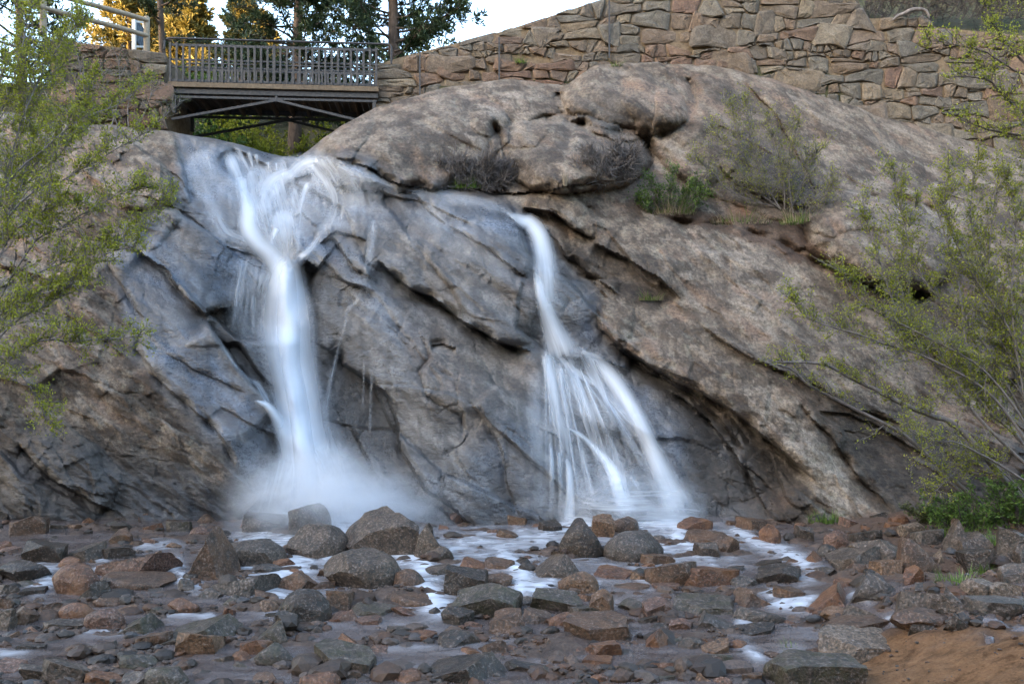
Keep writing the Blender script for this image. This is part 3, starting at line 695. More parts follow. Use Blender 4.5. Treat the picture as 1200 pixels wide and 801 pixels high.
RIGHT_FALL = [
 ([(586,244,4,.2),(600,252,8,.6),(612,258,15,.95),(622,262,20,1),(632,275,22,1),(637,295,24,.9),(640,315,26,.75),(643,340,28,.6),(648,370,30,.5)], .10),
 ([(626,312,6,.6),(633,340,13,.95),(640,362,18,.95),(648,385,26,.9),(656,405,36,.8),(662,424,44,.62)], .10),
 ([(638,408,14,.85),(645,440,16,.85),(652,480,17,.75),(660,510,18,.65),(664,544,16,.6)], .10),
 ([(663,532,6,.4),(667,550,9,.85),(668,585,12,.85),(667,614,20,.7)], .06), ([(645,518,6,.4),(647,556,7,.5),(645,606,8,.25)], .08), ([(655,525,6,.5),(657,570,6,.3),(656,606,6,.2)], .08),
 ([(656,496,4,.3),(680,510,7,.8),(695,523,9,1),(710,540,13,1),(722,560,18,1),(730,585,23,.95),(740,614,32,.85)], .12),
 ([(672,404,4,.5),(688,416,14,.9),(705,430,19,1),(722,450,21,1),(738,475,21,1),(752,500,21,.92),(762,522,20,.98),(772,545,24,1),(783,570,30,.9),(793,595,38,.85),(803,616,46,.7)], .12),
 ([(664,410,60,.55),(678,436,84,.46),(692,470,96,.42),(702,500,100,.38),(714,545,112,.34),(726,610,136,.3)], .06),
 ([(650,412,6,.8),(668,430,9,.85),(690,446,9,.75),(704,452,5,.3)], .12), ([(684,420,5,.6),(700,440,6,.6),(708,456,6,.5),(714,490,6,.2)], .11), ([(694,418,5,.6),(708,444,6,.6),(716,455,6,.3)], .11),
 ([(672,440,8,.6),(682,475,9,.5),(690,500,9,.35)], .09), ([(655,430,8,.65),(662,470,9,.55),(670,505,10,.4)], .09), ([(690,452,8,.5),(702,490,9,.45),(716,535,8,.3)], .09),
 ([(712,505,7,.4),(718,535,8,.45),(722,555,8,.3)], .09), ([(738,556,6,.5),(752,580,6,.45),(762,608,8,.3)], .09),
 ([(772,515,36,.14),(788,550,44,.16),(802,590,50,.14),(810,614,56,.12)], .07), ([(632,430,26,.25),(632,480,30,.25),(630,540,40,.25),(628,606,50,.2)], .06),
 ([(650,600,60,.35),(720,606,110,.5),(790,606,90,.5),(830,612,60,.3)], .20),
]
_r = np.random.default_rng(77)
for k in range(26):      # sheer threads of the fan
    t = k / 25.0; x0 = 638 + 62 * t + _r.uniform(-3, 3); y0 = 410 + 30 * t + _r.uniform(-4, 6); x1 = 644 + 150 * t + _r.uniform(-8, 8); y1 = _r.uniform(520, 612); w = _r.uniform(2.5, 5); a = _r.uniform(.3, .62)
    RIGHT_FALL.append(([(x0, y0, w, a), (x0 + (x1 - x0) * .28, y0 + (y1 - y0) * .3, w * 1.2, a), (x0 + (x1 - x0) * .62, y0 + (y1 - y0) * .64, w * 1.3, a * .8), (x1, y1, w * 1.6, a * .35)], .10))
for k in range(22):      # threads slipping over the lip
    t = k / 21.0; x0 = 262 + 118 * t + _r.uniform(-3, 3); y0 = np.interp(x0, [262, 300, 345, 380], [174, 183, 193, 190]) + _r.uniform(3, 14); x1 = 336 + (x0 - 320) * .30; y1 = _r.uniform(262, 306); w = _r.uniform(2.5, 6); a = _r.uniform(.08, .22)
    LEFT_FALL.append(([(x0, y0, w, a), (x0 + (x1 - x0) * .22, y0 + (y1 - y0) * .3, w * 1.3, a), (x0 + (x1 - x0) * .6, y0 + (y1 - y0) * .65, w * 1.2, a * .75), (x1, y1, w, a * .4)], .04))
for k in range(10):      # veil left of the column
    x0 = 276 + 4.4 * k + _r.uniform(-2, 2); y0 = _r.uniform(296, 318); w = _r.uniform(2.5, 5); a = _r.uniform(.2, .42)
    LEFT_FALL.append(([(x0 + 6, y0, w, a), (x0, y0 + 35, w * 1.2, a), (x0 - 3, y0 + _r.uniform(70, 105), w, a * .3)], .05))
wf = tag(empty('waterfall', U(365, 616, 19.2)), 'tall white waterfall forking in a Y below the footbridge', 'waterfall')
wf2 = tag(empty('waterfall', U(720, 612, 18.7)), 'lower fan-shaped waterfall spreading down the middle of the cliff', 'waterfall')
for grp, root in ((LEFT_FALL, wf), (RIGHT_FALL, wf2)):
    for pts, off in grp:
        wk = .90 if root is wf else .82
        ob = strand(root, [(a, b, c * wk, d) for a, b, c, d in pts], off)
        ob.matrix_parent_inverse = Matrix.Translation(root.location).inverted()
# spray at the feet of the falls
def mist(name, center, rad, dens, label, seed):
    bm = bmesh.new(); bmesh.ops.create_icosphere(bm, subdivisions=3, radius=1.0)
    me = bpy.data.meshes.new(name); bm.to_mesh(me); bm.free()
    ob = bpy.data.objects.new(name, me); COL.objects.link(ob); ob.location = center; ob.scale = rad
    g = NT('spray_%d' % seed)
    tc = g.n('ShaderNodeTexCoord').outputs['Object']
    ln = g.n('ShaderNodeVectorMath', operation='LENGTH'); g.set(ln.inputs[0], tc)
    fall = g.math('POWER', g.math('SUBTRACT', 1.0, ln.outputs['Value'], True), 1.6)
    nz = g.ramp(g.noise(tc, 3.2, 3, .6), [(0.35, 0.12), (0.68, 1.6)])
    pv = g.n('ShaderNodeVolumePrincipled'); pv.inputs['Color'].default_value = (0.95, 0.97, 1, 1); pv.inputs['Anisotropy'].default_value = 0.2
    g.set(pv.inputs['Density'], g.math('MULTIPLY', g.math('MULTIPLY', fall, nz), dens))
    g.t.links.new(pv.outputs[0], g.out.inputs['Volume'])
    me.materials.append(g.m)
    return tag(ob, label, 'mist', kind='stuff')
mist('mist', U(372, 594, 18.0), (2.2, 1.6, 1.5), 2.9, 'white spray cloud at the foot of the tall forked waterfall', 1)
mist('mist', U(440, 600, 18.2), (2.1, 1.2, 1.1), 1.7, 'thin spray drifting right of the tall waterfall foot', 2)
mist('mist', U(725, 600, 18.3), (1.9, 0.8, 0.9), 0.9, 'faint spray at the foot of the fan-shaped waterfall', 3)
# ---------------------------------------------------------------- masonry
def stone_mat(name, stops, rough=0.85, scale=1.0):
    g = NT(name)
    oi = g.n('ShaderNodeObjectInfo'); p = g.pos()
    off = g.n('ShaderNodeVectorMath', operation='ADD'); g.set(off.inputs[0], p)
    sc = g.n('ShaderNodeVectorMath', operation='SCALE'); cmb = g.n('ShaderNodeCombineXYZ')
    g.set(cmb.inputs[0], oi.outputs['Random']); g.set(cmb.inputs[2], oi.outputs['Random'])
    g.set(sc.inputs[0], cmb.outputs[0]); sc.inputs['Scale'].default_value = 40; g.set(off.inputs[1], sc.outputs[0])
    n = g.noise(off.outputs[0], 3.2 * scale, 6, .68, .4); f = g.noise(p, 22 * scale, 4, .7)
    col = g.ramp(oi.outputs['Random'], stops)
    col = g.mix(g.ramp(n, [(0.32, 0.0), (0.68, 1.0)]), g.mix(0.55, col, (0.035, 0.03, 0.026)), g.mix(0.25, col, (0.40, 0.36, 0.31)))
    col = g.mix(g.ramp(f, [(0.38, .55), (0.62, 0)]), col, (0.05, 0.042, 0.036))
    h = g.bump(n, 0.8, 0.06); h = g.bump(f, 0.7, 0.02, h)
    g.bsdf(col, rough, h, 0.4)
    return g.m
M_STONE = stone_mat('wall_stone', [(0.0, (0.171, 0.148, 0.106)), (0.16, (0.094, 0.089, 0.070)), (0.3, (0.226, 0.166, 0.094)), (0.45, (0.160, 0.101, 0.053)), (0.6, (0.119, 0.099, 0.069)), (0.75, (0.220, 0.124, 0.062)), (0.88, (0.143, 0.127, 0.094)), (1.0, (0.270, 0.213, 0.132))])
M_STONE_RED = stone_mat('red_wall_stone', [(0.0, (0.198, 0.084, 0.040)), (0.4, (0.132, 0.071, 0.040)), (0.7, (0.231, 0.119, 0.058)), (1.0, (0.110, 0.089, 0.064))])
gm = NT('mortar'); _p = gm.pos(); _n = gm.noise(_p, 7, 6, .7)
gm.bsdf(gm.ramp(_n, [(0.3, (0.11, 0.08, 0.053)), (0.7, (0.245, 0.188, 0.125))]), 0.95, gm.bump(_n, .9, .06), 0.2); M_MORTAR = gm.m

def clip_half(poly, n, d):
    out = []
    for i in range(len(poly)):
        a, b = poly[i], poly[(i + 1) % len(poly)]; da, db = a @ n - d, b @ n - d
        if da <= 0: out.append(a)
        if (da < 0 < db) or (db < 0 < da): out.append(a + (b - a) * (da / (da - db)))
    return out
def courses(x0, x1, y0, y1, hs, wmul, r):
    """roughly coursed rubble: stones between wavy bed joints, some split, some oversized"""
    out = []; y = y0; k = 0
    bed = lambda yy, kk, x: yy + 3.4 * math.sin(x / 19.0 + kk * 2.1) + 1.9 * math.sin(x / 7.3 + kk * 4.7) + 2.2 * math.sin(x / 43.0 + kk * 1.3)
    while y < y1:
        h = r.choice(hs); x = x0 - r.uniform(0, 20); ta = r.normal(0, 2.4)
        while x < x1:
            w = h * wmul * r.choice([.5, .75, 1.0, 1.3, 1.8]); tb = r.normal(0, 2.6); xb = x + w; xm = x + w * r.uniform(.3, .7)
            q = [(x + ta, bed(y, k, x)), (xm, bed(y, k, xm)), (xb + tb, bed(y, k, xb)), (xb - tb, bed(y + h, k + 1, xb)), (xm, bed(y + h, k + 1, xm)), (x - ta, bed(y + h, k + 1, x))]
            if w > h * 1.2 and h > 11 and r.random() < .28:
                f = r.uniform(.35, .65); ml = (x + ta * (1 - 2 * f), y + h * f + r.normal(0, 1)); mr = (xb + tb * (1 - 2 * f), y + h * f + r.normal(0, 1))
                out.append(([q[0], q[1], q[2], mr, ml], 0)); out.append(([ml, mr, q[3], q[4], q[5]], 0))
            else: out.append((q, 1 if r.random() < .17 else 0))
            x = xb; ta = tb
        y += h; k += 1
    return [(np.array(q, float), b) for q, b in out]
def masonry(root, cells, top, Yw, mats, r, gap=1.05, xlim=None, ymax=None, most=999):
    """each cell becomes a stone with its own edges, bulge and depth"""
    tpx = np.array(top, float); made = []
    for q, big in cells:
        ctr = q.mean(0); tx, ty = ctr
        topy = np.interp(tx, tpx[:, 0], tpx[:, 1])
        if ty < topy + 2 or ty < -20 or (xlim and not xlim[0] < tx < xlim[1]) or (ymax and ty > ymax(tx)): continue
        e = 6.0; sl = (np.interp(tx + e, tpx[:, 0], tpx[:, 1]) - np.interp(tx - e, tpx[:, 0], tpx[:, 1])) / (2 * e)
        nn = np.array([sl, -1.0]); poly = clip_half(list(q), nn, nn @ np.array([tx, topy + .8 + r.uniform(-1, 1)]))
        if xlim: poly = clip_half(poly, np.array([1.0, 0]), xlim[1]); poly = clip_half(poly, np.array([-1.0, 0]), -xlim[0])
        if len(poly) < 3: continue
        q = np.array(poly); ctr = q.mean(0); rad = np.linalg.norm(q - ctr, axis=1).mean()
        if rad < 2.5: continue
        q = ctr + (q - ctr) * (1.3 if big else (1 - gap * r.uniform(.3, 1.4) / rad))
        a, b = q, np.roll(q, -1, 0); q = np.stack([a * .86 + b * .14, a * .14 + b * .86], 1).reshape(-1, 2)
        q = q + r.normal(0, .45, q.shape)
        prot = r.uniform(.008, .075) + .04 * big; ring = []; tilt = r.normal(0, .0022, 2)
        for sc, dd in ((1.0, .2), (1.0, -.012 - prot * .45), (.84, -.022 - prot * .9), (.5, -.026 - prot)):
            w = ctr + (q - ctr) * sc
            jit = r.normal(0, .009, len(w)) + (w - ctr) @ tilt if sc < 1 or dd < 0 else 0
            ring.append(np.stack(U(w[:, 0], w[:, 1], Yw(w[:, 0]) + dd + jit), -1))
        cw = np.array(U(ctr[0], ctr[1], Yw(ctr[0]) - .028 - prot + r.normal(0, .012)))
        m = len(q); org = np.array(U(ctr[0], ctr[1], Yw(ctr[0])))
        V = np.concatenate(ring + [cw[None]]) - org; F = []
        for k in range(3):
            for t in range(m): F.append((k*m + t, k*m + (t+1) % m, (k+1)*m + (t+1) % m, (k+1)*m + t))
        for t in range(m): F.append((3*m + t, 3*m + (t+1) % m, 4*m))
        made.append((rad, V, [f[::-1] for f in F], mats(tx, ty, r), org))
    made.sort(key=lambda m: -m[0])
    for rad, V, F, mt, org in made[:most]:
        ob = link_mesh('stone', V, F, mt, root, smooth=False); ob.location = Vector(org) - root.location
    rest = made[most:]
    if rest:      # the smallest chinking stones, past what can be picked out one by one
        VV, FF, o = [], [], 0
        for rad, V, F, mt, org in rest: VV.append(V + org - np.array(root.location)); FF += [tuple(i + o for i in f) for f in F]; o += len(V)
        tag(link_mesh('chinking_stones', np.concatenate(VV), FF, M_STONE, root, smooth=False), kind='stuff')
    return len(made)
def core(root, top, bot, Yw, x0, x1, thick=.7, name='mortar_core', inset=.008):
    xs = np.arange(x0, x1 + .1, 6.0); ty = np.interp(xs, *np.array(top, float).T) + 2.0; by = np.interp(xs, *np.array(bot, float).T)
    d = Yw(xs); R = [np.stack(U(xs, by, d + inset), -1), np.stack(U(xs, ty, d + inset), -1)]
    t2 = R[1].copy(); t2[:, 1] += thick; b2 = R[0].copy(); b2[:, 1] += thick
    V = np.concatenate(R + [t2, b2]); n = len(xs); F = []
    for k in range(4):
        for i in range(n - 1): F.append((k*n + i, k*n + i + 1, ((k+1) % 4)*n + i + 1, ((k+1) % 4)*n + i))
    F += [(0, n, 2*n, 3*n), (n-1, 4*n-1, 3*n-1, 2*n-1)]
    ob = link_mesh(name, V - np.array(root.location), F, M_MORTAR, root, smooth=False); return ob
r = np.random.default_rng(21)
WALL_TOP = [(430,80),(440,74),(470,65),(530,50),(585,36),(640,19),(715,-6),(760,-22),(800,-32),(998,-32),(1004,-6),(1014,20),(1085,19),(1095,30),(1200,40),(1330,62)]
YW = lambda x: np.interp(x, [430, 700, 1100, 1330], [24.95, 24.75, 24.62, 24.55])
wall = tag(empty('retaining_wall', U(720, 90, 24.75)), 'long rubble stone retaining wall along the top of the cliff', 'wall')
redband = lambda x: np.interp(x, [430, 560, 700, 830, 900], [92, 70, 50, 45, 60])
bott = lambda x: np.interp(x, np.array(TOP)[:, 0], np.array(TOP)[:, 1]) + 10
inred = lambda p: 520 < p[0] < 850 and p[1] > redband(p[0]) + 6
CELLS = courses(430, 1240, -36, 215, [8, 10, 13, 17], 1.5, r); CELLR = courses(520, 850, 44, 112, [8, 10], 2.1, r)
CELLS = [c for c in CELLS if not inred(c[0].mean(0))] + [c for c in CELLR if inred(c[0].mean(0))]
nst = masonry(wall, CELLS, WALL_TOP, YW, lambda x, y, r: M_STONE_RED if (inred((x, y)) and r.random() < .75) or r.random() < .06 else M_STONE, r, xlim=(436, 1240), ymax=bott, most=292)
core(wall, WALL_TOP, [(430,160),(640,150),(800,150),(1000,200),(1330,280)], YW, 438, 1330)
M_STEEL = NT('grey_painted_steel'); _n = M_STEEL.noise(M_STEEL.pos(), 14, 4, .6)
M_STEEL.bsdf(M_STEEL.ramp(_n, [(0.35, (0.032, 0.033, 0.035)), (0.65, (0.066, 0.065, 0.066))]), 0.6, M_STEEL.bump(_n, .2, .01), 0.35); M_STEEL = M_STEEL.m
def box_between(a, b, w, h, up=(0, 0, 1)):
    a, b = Vector(a), Vector(b); d = (b - a).normalized(); s = d.cross(Vector(up)).normalized() * (w / 2); u = s.cross(d).normalized() * (h / 2)
    V = [p + i * s + j * u for p in (a, b) for i, j in ((-1, -1), (1, -1), (1, 1), (-1, 1))]
    return V, [(3, 2, 1, 0), (4, 5, 6, 7), (0, 1, 5, 4), (1, 2, 6, 5), (2, 3, 7, 6), (3, 0, 4, 7)]
def bar(name, a, b, w, h, mat, parent, up=(0, 0, 1)):
    L = Vector(parent.location) if parent is not None else Vector((0, 0, 0))
    V, F = box_between(Vector(a) - L, Vector(b) - L, w, h, up)
    ob = link_mesh(name, V, F, mat, parent, smooth=False); return ob
def tube_mesh(pts, rad, sides=8, cap=True):
    pts = np.asarray(pts, float); n = len(pts); rad = np.broadcast_to(np.asarray(rad, float), (n,))
    tg = np.gradient(pts, axis=0); tg /= np.linalg.norm(tg, axis=1)[:, None] + 1e-9
    ref = np.where(np.abs(tg[:, 2:3]) > .9, np.array([[1.0, 0, 0]]), np.array([[0, 0, 1.0]]))
    s = np.cross(tg, ref); s /= np.linalg.norm(s, axis=1)[:, None] + 1e-9; u = np.cross(s, tg)
    a = np.linspace(0, 2 * np.pi, sides, endpoint=False)
    V = pts[:, None] + rad[:, None, None] * (s[:, None] * np.cos(a)[None, :, None] + u[:, None] * np.sin(a)[None, :, None])
    i = np.arange(n * sides).reshape(n, sides); j = np.roll(i, -1, 1)
    F = np.stack([i[:-1], j[:-1], j[1:], i[1:]], -1).reshape(-1, 4)
    return V.reshape(-1, 3), F
def tube(name, pts, rad, mat, parent=None, sides=8):
    V, F = tube_mesh(pts, rad, sides)
    if parent is not None: V = V - np.array(parent.location)
    return link_mesh(name, V, F, mat, parent)
for x, y0, y1 in ((492, 61, 112), (585, 44, 97), (714, -6, 68)):
    bar('steel_strap', U(x, y1, YW(x) - .17), U(x, y0, YW(x) - .17), .045, .03, M_STEEL, wall, up=(0, 1, 0))

# abutment wall under the fence, left end of the bridge
aw = tag(empty('abutment_wall', U(150, 110, 24.3)), 'small stone abutment wall under the wooden fence at the bridge', 'wall')
AT = [(60,44),(110,50),(150,56),(180,60),(198,62)]
YA = lambda x: np.interp(x, [60, 200], [24.0, 24.35])
masonry(aw, courses(62, 200, 44, 165, [9, 12, 15], 1.7, r), AT, YA, lambda x, y, r: M_STONE_RED if r.random() < .6 else M_STONE, r, xlim=(60, 197))
core(aw, AT, [(60,170),(200,170)], YA, 60, 196, thick=2.2)

# ---------------------------------------------------------------- footbridge
def wood_mat(name, c1, c2):
    g = NT(name); p = g.pos(scale=(1, 1, 1)); n = g.noise(g.pos(scale=(6, 6, 6)), 1.5, 6, .7, 1.2)
    g.bsdf(g.ramp(n, [(0.3, c1), (0.7, c2)]), 0.8, g.bump(n, .5, .02), 0.3); return g.m
M_WOOD = wood_mat('weathered_timber', (0.10, 0.072, 0.047), (0.20, 0.155, 0.105))
M_DECK = wood_mat('dark_deck_timber', (0.05, 0.038, 0.03), (0.12, 0.09, 0.068))
BA, BB = Vector((-9.42, 24.35, 11.3)), Vector((-3.72, 24.75, 11.3)); BD = (BB - BA).normalized(); BN = Vector((-BD.y, BD.x, 0)); BL = (BB - BA).length; BW = 1.75
bridge = tag(empty('footbridge', (BA + BB) / 2), 'grey steel footbridge with picket railings and timber deck above the falls', 'bridge')
def bp(t, n, z): return BA + BD * t + BN * n + Vector((0, 0, z))
for k in range(30):
    t = BL * (k + .5) / 30; bar('plank', bp(t, -.05, -.06 + .004 * random.random()), bp(t, BW + .05, -.06), BL / 30 - .018, .05, M_DECK, bridge)
for n_ in (-.06, BW + .06): bar('edge_timber', bp(0, n_, -.03), bp(BL, n_, -.03), .07, .13, M_WOOD, bridge)
for n_ in (.02, BW - .02):
    bar('beam', bp(.02, n_, -.19), bp(BL - .02, n_, -.19), .09, .13, M_STEEL, bridge); bar('lower_chord', bp(.12, n_ - .05, -.36), bp(BL - .05, n_ - .05, -.36), .07, .06, M_STEEL, bridge)
    for t in (.16, BL - .12): bar('end_post', bp(t, n_ - .05, -.33), bp(t, n_ - .05, -.80), .09, .07, M_STEEL, bridge, up=(0, 1, 0))
    bar('hanger', bp(BL * .51, n_ - .05, -.28), bp(BL * .51, n_ - .05, -.44), .06, .06, M_STEEL, bridge, up=(0, 1, 0))
    for t in (.10, BL - .10): bar('brace', bp(BL * .51, n_ - .07, -.40), bp(t if t < 1 else BL - .22, n_ - .07, -.98), .06, .065, M_STEEL, bridge)
for k in range(12):
    t = BL * (k + .5) / 12; bar('joist', bp(t, .08, -.24), bp(t, BW - .08, -.24), .07, .16, M_DECK, bridge)
M_DARKU = M_DECK
for side, n_ in (('front', -.04), ('rear', BW + .04)):
    rl = empty('railing', (0, 0, 0)); rl.parent = bridge
    rl.location = bp(BL / 2, n_, 0) - Vector(bridge.location)
    org = bp(BL / 2, n_, 0)
    def rb(name, a, b, w, h, up=(0, 0, 1)):
        V, F = box_between(Vector(a) - org, Vector(b) - org, w, h, up); return link_mesh(name, V, F, M_STEEL, rl, smooth=False)
    for z, h in ((1.06, .07), (.66, .045), (.46, .045), (.09, .07)): rb('rail', bp(.05, n_, z), bp(BL - .05, n_, z), .035, h)
    for k in range(33):
        t = .06 + (BL - .12) * k / 32; big = k in (0, 1, 16, 31, 32)
        rb('picket', bp(t, n_ - .03 - .004 * (k % 3), .05), bp(t, n_ - .03 - .004 * (k % 3), 1.12 if big else 1.04), .085 if k == 16 else .06, .022, up=(0, 1, 0))
    hp = [bp(-.12, n_ + .06, .95), bp(-.12, n_ + .06, 1.18), bp(-.06, n_ + .06, 1.245), bp(.03, n_ + .06, 1.265), bp(BL * .5, n_ + .06, 1.265), bp(BL + .24, n_ + .06, 1.265), bp(BL + .32, n_ + .06, 1.235), bp(BL + .35, n_ + .06, 1.16), bp(BL + .35, n_ + .06, .72)]
    V, F = tube_mesh(np.array([tuple(p) for p in hp]) - np.array(org), .03); link_mesh('handrail', V, F, M_STEEL, rl)

# ---------------------------------------------------------------- fence and sign
M_POST = wood_mat('pale_fence_timber', (0.20, 0.16, 0.11), (0.36, 0.30, 0.22))
fpost = Vector(U(172, 60, 24.35)); fdir = Vector((-1.56, -1.45, 0)).normalized()
fence = tag(empty('log_fence', fpost), 'two-rail timber fence above the abutment wall beside the bridge', 'fence')
for k in range(3):
    b = fpost + fdir * (2.6 * k); tube('post', [tuple(b + Vector((0, 0, z))) for z in (-.25, 0, .5, .93, .95)], [.085, .085, .08, .078, .05], M_POST, fence, 10)
    if k < 2:
        e = b + fdir * 2.6
        for z in (.40, .82): tube('rail', [tuple(b.lerp(e, f) + Vector((0, -.06, z + .015 * math.sin(5 * f + z)))) for f in np.linspace(-.02, 1.02, 6)], [.06, .065, .065, .06, .062, .058], M_POST, fence, 10)
M_WHITE = NT('white_board'); M_WHITE.bsdf((0.62, 0.60, 0.55), .6); M_WHITE = M_WHITE.m
M_PANEL = NT('slate_panel'); M_PANEL.bsdf(M_PANEL.ramp(M_PANEL.noise(M_PANEL.pos(), 9, 3), [(0.4, (0.03, 0.045, 0.06)), (0.6, (0.09, 0.12, 0.15))]), .85); M_PANEL = M_PANEL.m
sg = tag(empty('sign_board', U(158, 58, 24.9)), 'dark panel sign with pale frame behind the fence post', 'sign')
s0 = Vector(U(157, 58, 24.75)); s1 = Vector(U(169.5, 58, 25.7))
bar('post', s0 + Vector((0, 0, -.2)), s0 + Vector((0, 0, .82)), .10, .08, M_WHITE, sg, up=(0, 1, 0))
bar('panel', s0.lerp(s1, .5) + Vector((0, 0, .12)), s0.lerp(s1, .5) + Vector((0, 0, .74)), (s1 - s0).length - .1, .03, M_PANEL, sg, up=(s1 - s0).cross(Vector((0, 0, 1))))
for z in (.08, .78): bar('frame', s0 + Vector((0, 0, z)), s1 + Vector((0, 0, z)), .05, .05, M_WHITE, sg)
bar('post', s1 + Vector((0, 0, -.2)), s1 + Vector((0, 0, .82)), .10, .08, M_WHITE, sg, up=(0, 1, 0))
# ---------------------------------------------------------------- creek stones
def rock_mat(name, dark, mid, light, moss=0.0, rough=0.42, rustv=0.0):
    g = NT(name); oi = g.n('ShaderNodeObjectInfo'); p = g.pos()
    n = g.noise(p, 4.5, 5, .68, .5); f = g.noise(p, 26, 3, .72)
    col = g.ramp(n, [(0.30, dark), (0.48, mid), (0.68, light)])
    col = g.mix(g.ramp(oi.outputs['Random'], [(0, 0.0), (1, 0.35)]), col, g.mix(0.5, col, (0.05, 0.042, 0.04)))
    col = g.mix(g.ramp(f, [(0.34, .9), (0.54, 0)]), col, (0.025, 0.03, 0.027))
    col = g.mix(g.ramp(f, [(0.54, 0), (0.70, .7)]), col, g.mix(.5, light, (0.40, 0.37, 0.345)))
    if moss: col = g.mix(g.math('MULTIPLY', g.ramp(g.noise(p, 7, 4, .7), [(0.45, 0), (0.62, 1)]), moss), col, (0.05, 0.045, 0.02))
    if rustv: col = g.mix(g.math('MULTIPLY', g.ramp(g.noise(p, 3, 4, .7), [(0.42, 0), (0.6, 1)]), rustv), col, (0.21, 0.10, 0.045))
    h = g.bump(n, .8, .07); h = g.bump(f, .75, .02, h)
    g.bsdf(col, rough, h, 0.28)
    return g.m
RM = {  # stone tones lowered throughout, canopy shade worked into their colour
 'grey': rock_mat('grey_stone', (0.041, 0.027, 0.018), (0.087, 0.058, 0.039), (0.146, 0.099, 0.066)),
 'bluegrey': rock_mat('blue_grey_stone', (0.041, 0.031, 0.024), (0.081, 0.060, 0.046), (0.136, 0.099, 0.074)),
 'brown': rock_mat('brown_stone', (0.032, 0.017, 0.009), (0.079, 0.041, 0.022), (0.130, 0.073, 0.040), rustv=.25),
 'rust': rock_mat('rust_stone', (0.049, 0.018, 0.008), (0.109, 0.041, 0.017), (0.168, 0.074, 0.034), rustv=.5),
 'pink': rock_mat('pink_stone', (0.071, 0.033, 0.020), (0.142, 0.068, 0.040), (0.202, 0.106, 0.064)),
 'dark': rock_mat('dark_stone', (0.015, 0.009, 0.006), (0.038, 0.023, 0.014), (0.077, 0.048, 0.028), rough=.35),
 'mossy': rock_mat('mossy_stone', (0.031, 0.022, 0.015), (0.077, 0.054, 0.037), (0.135, 0.098, 0.071), moss=.6),
 'pale': rock_mat('pale_stone', (0.081, 0.053, 0.034), (0.146, 0.098, 0.063), (0.217, 0.147, 0.096), rough=.65),
 'tan': rock_mat('tan_stone', (0.060, 0.030, 0.015), (0.136, 0.071, 0.034), (0.202, 0.112, 0.057), rough=.55, rustv=.2)}
def ico(sub):
    bm = bmesh.new(); bmesh.ops.create_icosphere(bm, subdivisions=sub, radius=1.0)
    V = np.array([v.co[:] for v in bm.verts]); F = np.array([[v.index for v in f.verts] for f in bm.faces]); bm.free()
    return V, F
ICO = {3: ico(3), 4: ico(4)}
def rock_shape(kind, seed, sub=4):
    rr = np.random.default_rng(seed); V, F = ICO[sub]; V = V.copy()
    def cut(n, d):
        nonlocal V
        n = np.asarray(n, float); n = n / np.linalg.norm(n); s = V @ n - d; V = V - np.where(s > 0, s, 0)[:, None] * n
    if kind == 'round':
        for _ in range(7): cut(rr.normal(size=3), rr.uniform(.72, .92))
    elif kind == 'block':
        for ax in range(3):
            for sg in (-1, 1):
                n = rr.normal(0, .16, 3); n[ax] += sg; cut(n, rr.uniform(.50, .62))
        for _ in range(6): cut(rr.normal(size=3), rr.uniform(.66, .85))
    elif kind == 'slab':
        cut((rr.normal(0, .15), rr.normal(0, .15), 1), .34); cut((rr.normal(0, .1), rr.normal(0, .1), -1), .4)
        for _ in range(8):
            n = rr.normal(size=3); n[2] *= .35; cut(n, rr.uniform(.55, .85))
    elif kind == 'wedge':
        a = rr.choice([-1, 1])
        cut((a * .75, rr.normal(0, .15), .8), .30); cut((-a * .8, -.25, .35), .45); cut((a * .1, -.9, .25), .5); cut((0, 0, -1), .5)
        for _ in range(6): cut(rr.normal(size=3), rr.uniform(.6, .85))
    else:
        for _ in range(13): cut(rr.normal(size=3), rr.uniform(.48, .80))
    o = seed * 3.3
    nn = V / (np.linalg.norm(V, axis=1)[:, None] + 1e-9)
    V = V + nn * (0.07 * fbm(V[:, 0] * 1.6 + o, V[:, 1] * 1.6, V[:, 2] * 1.6, 4, seed, .55) + 0.035 * fbm(V[:, 0] * 6 + o, V[:, 1] * 6, V[:, 2] * 6, 3, seed + 5, .6))[:, None]
    lo, hi = V.min(0), V.max(0); V = (V - (lo + hi) / 2) / (hi - lo)
    return V, F
POOL = {k: [rock_shape(k, 100 * i + 7 * j, 4) for j in range(6)] for i, k in enumerate(('round', 'block', 'slab', 'wedge', 'chunk'))}
MESHES = {}
def rock_mesh(kind, j):
    key = (kind, j)
    if key not in MESHES:
        V, F = POOL[kind][j]
        o = link_mesh('stone', V, F, RM['grey']); o.data.set_sharp_from_angle(angle=math.radians(24)); MESHES[key] = o.data; bpy.data.objects.remove(o)
    return MESHES[key]
NROCK = [0]
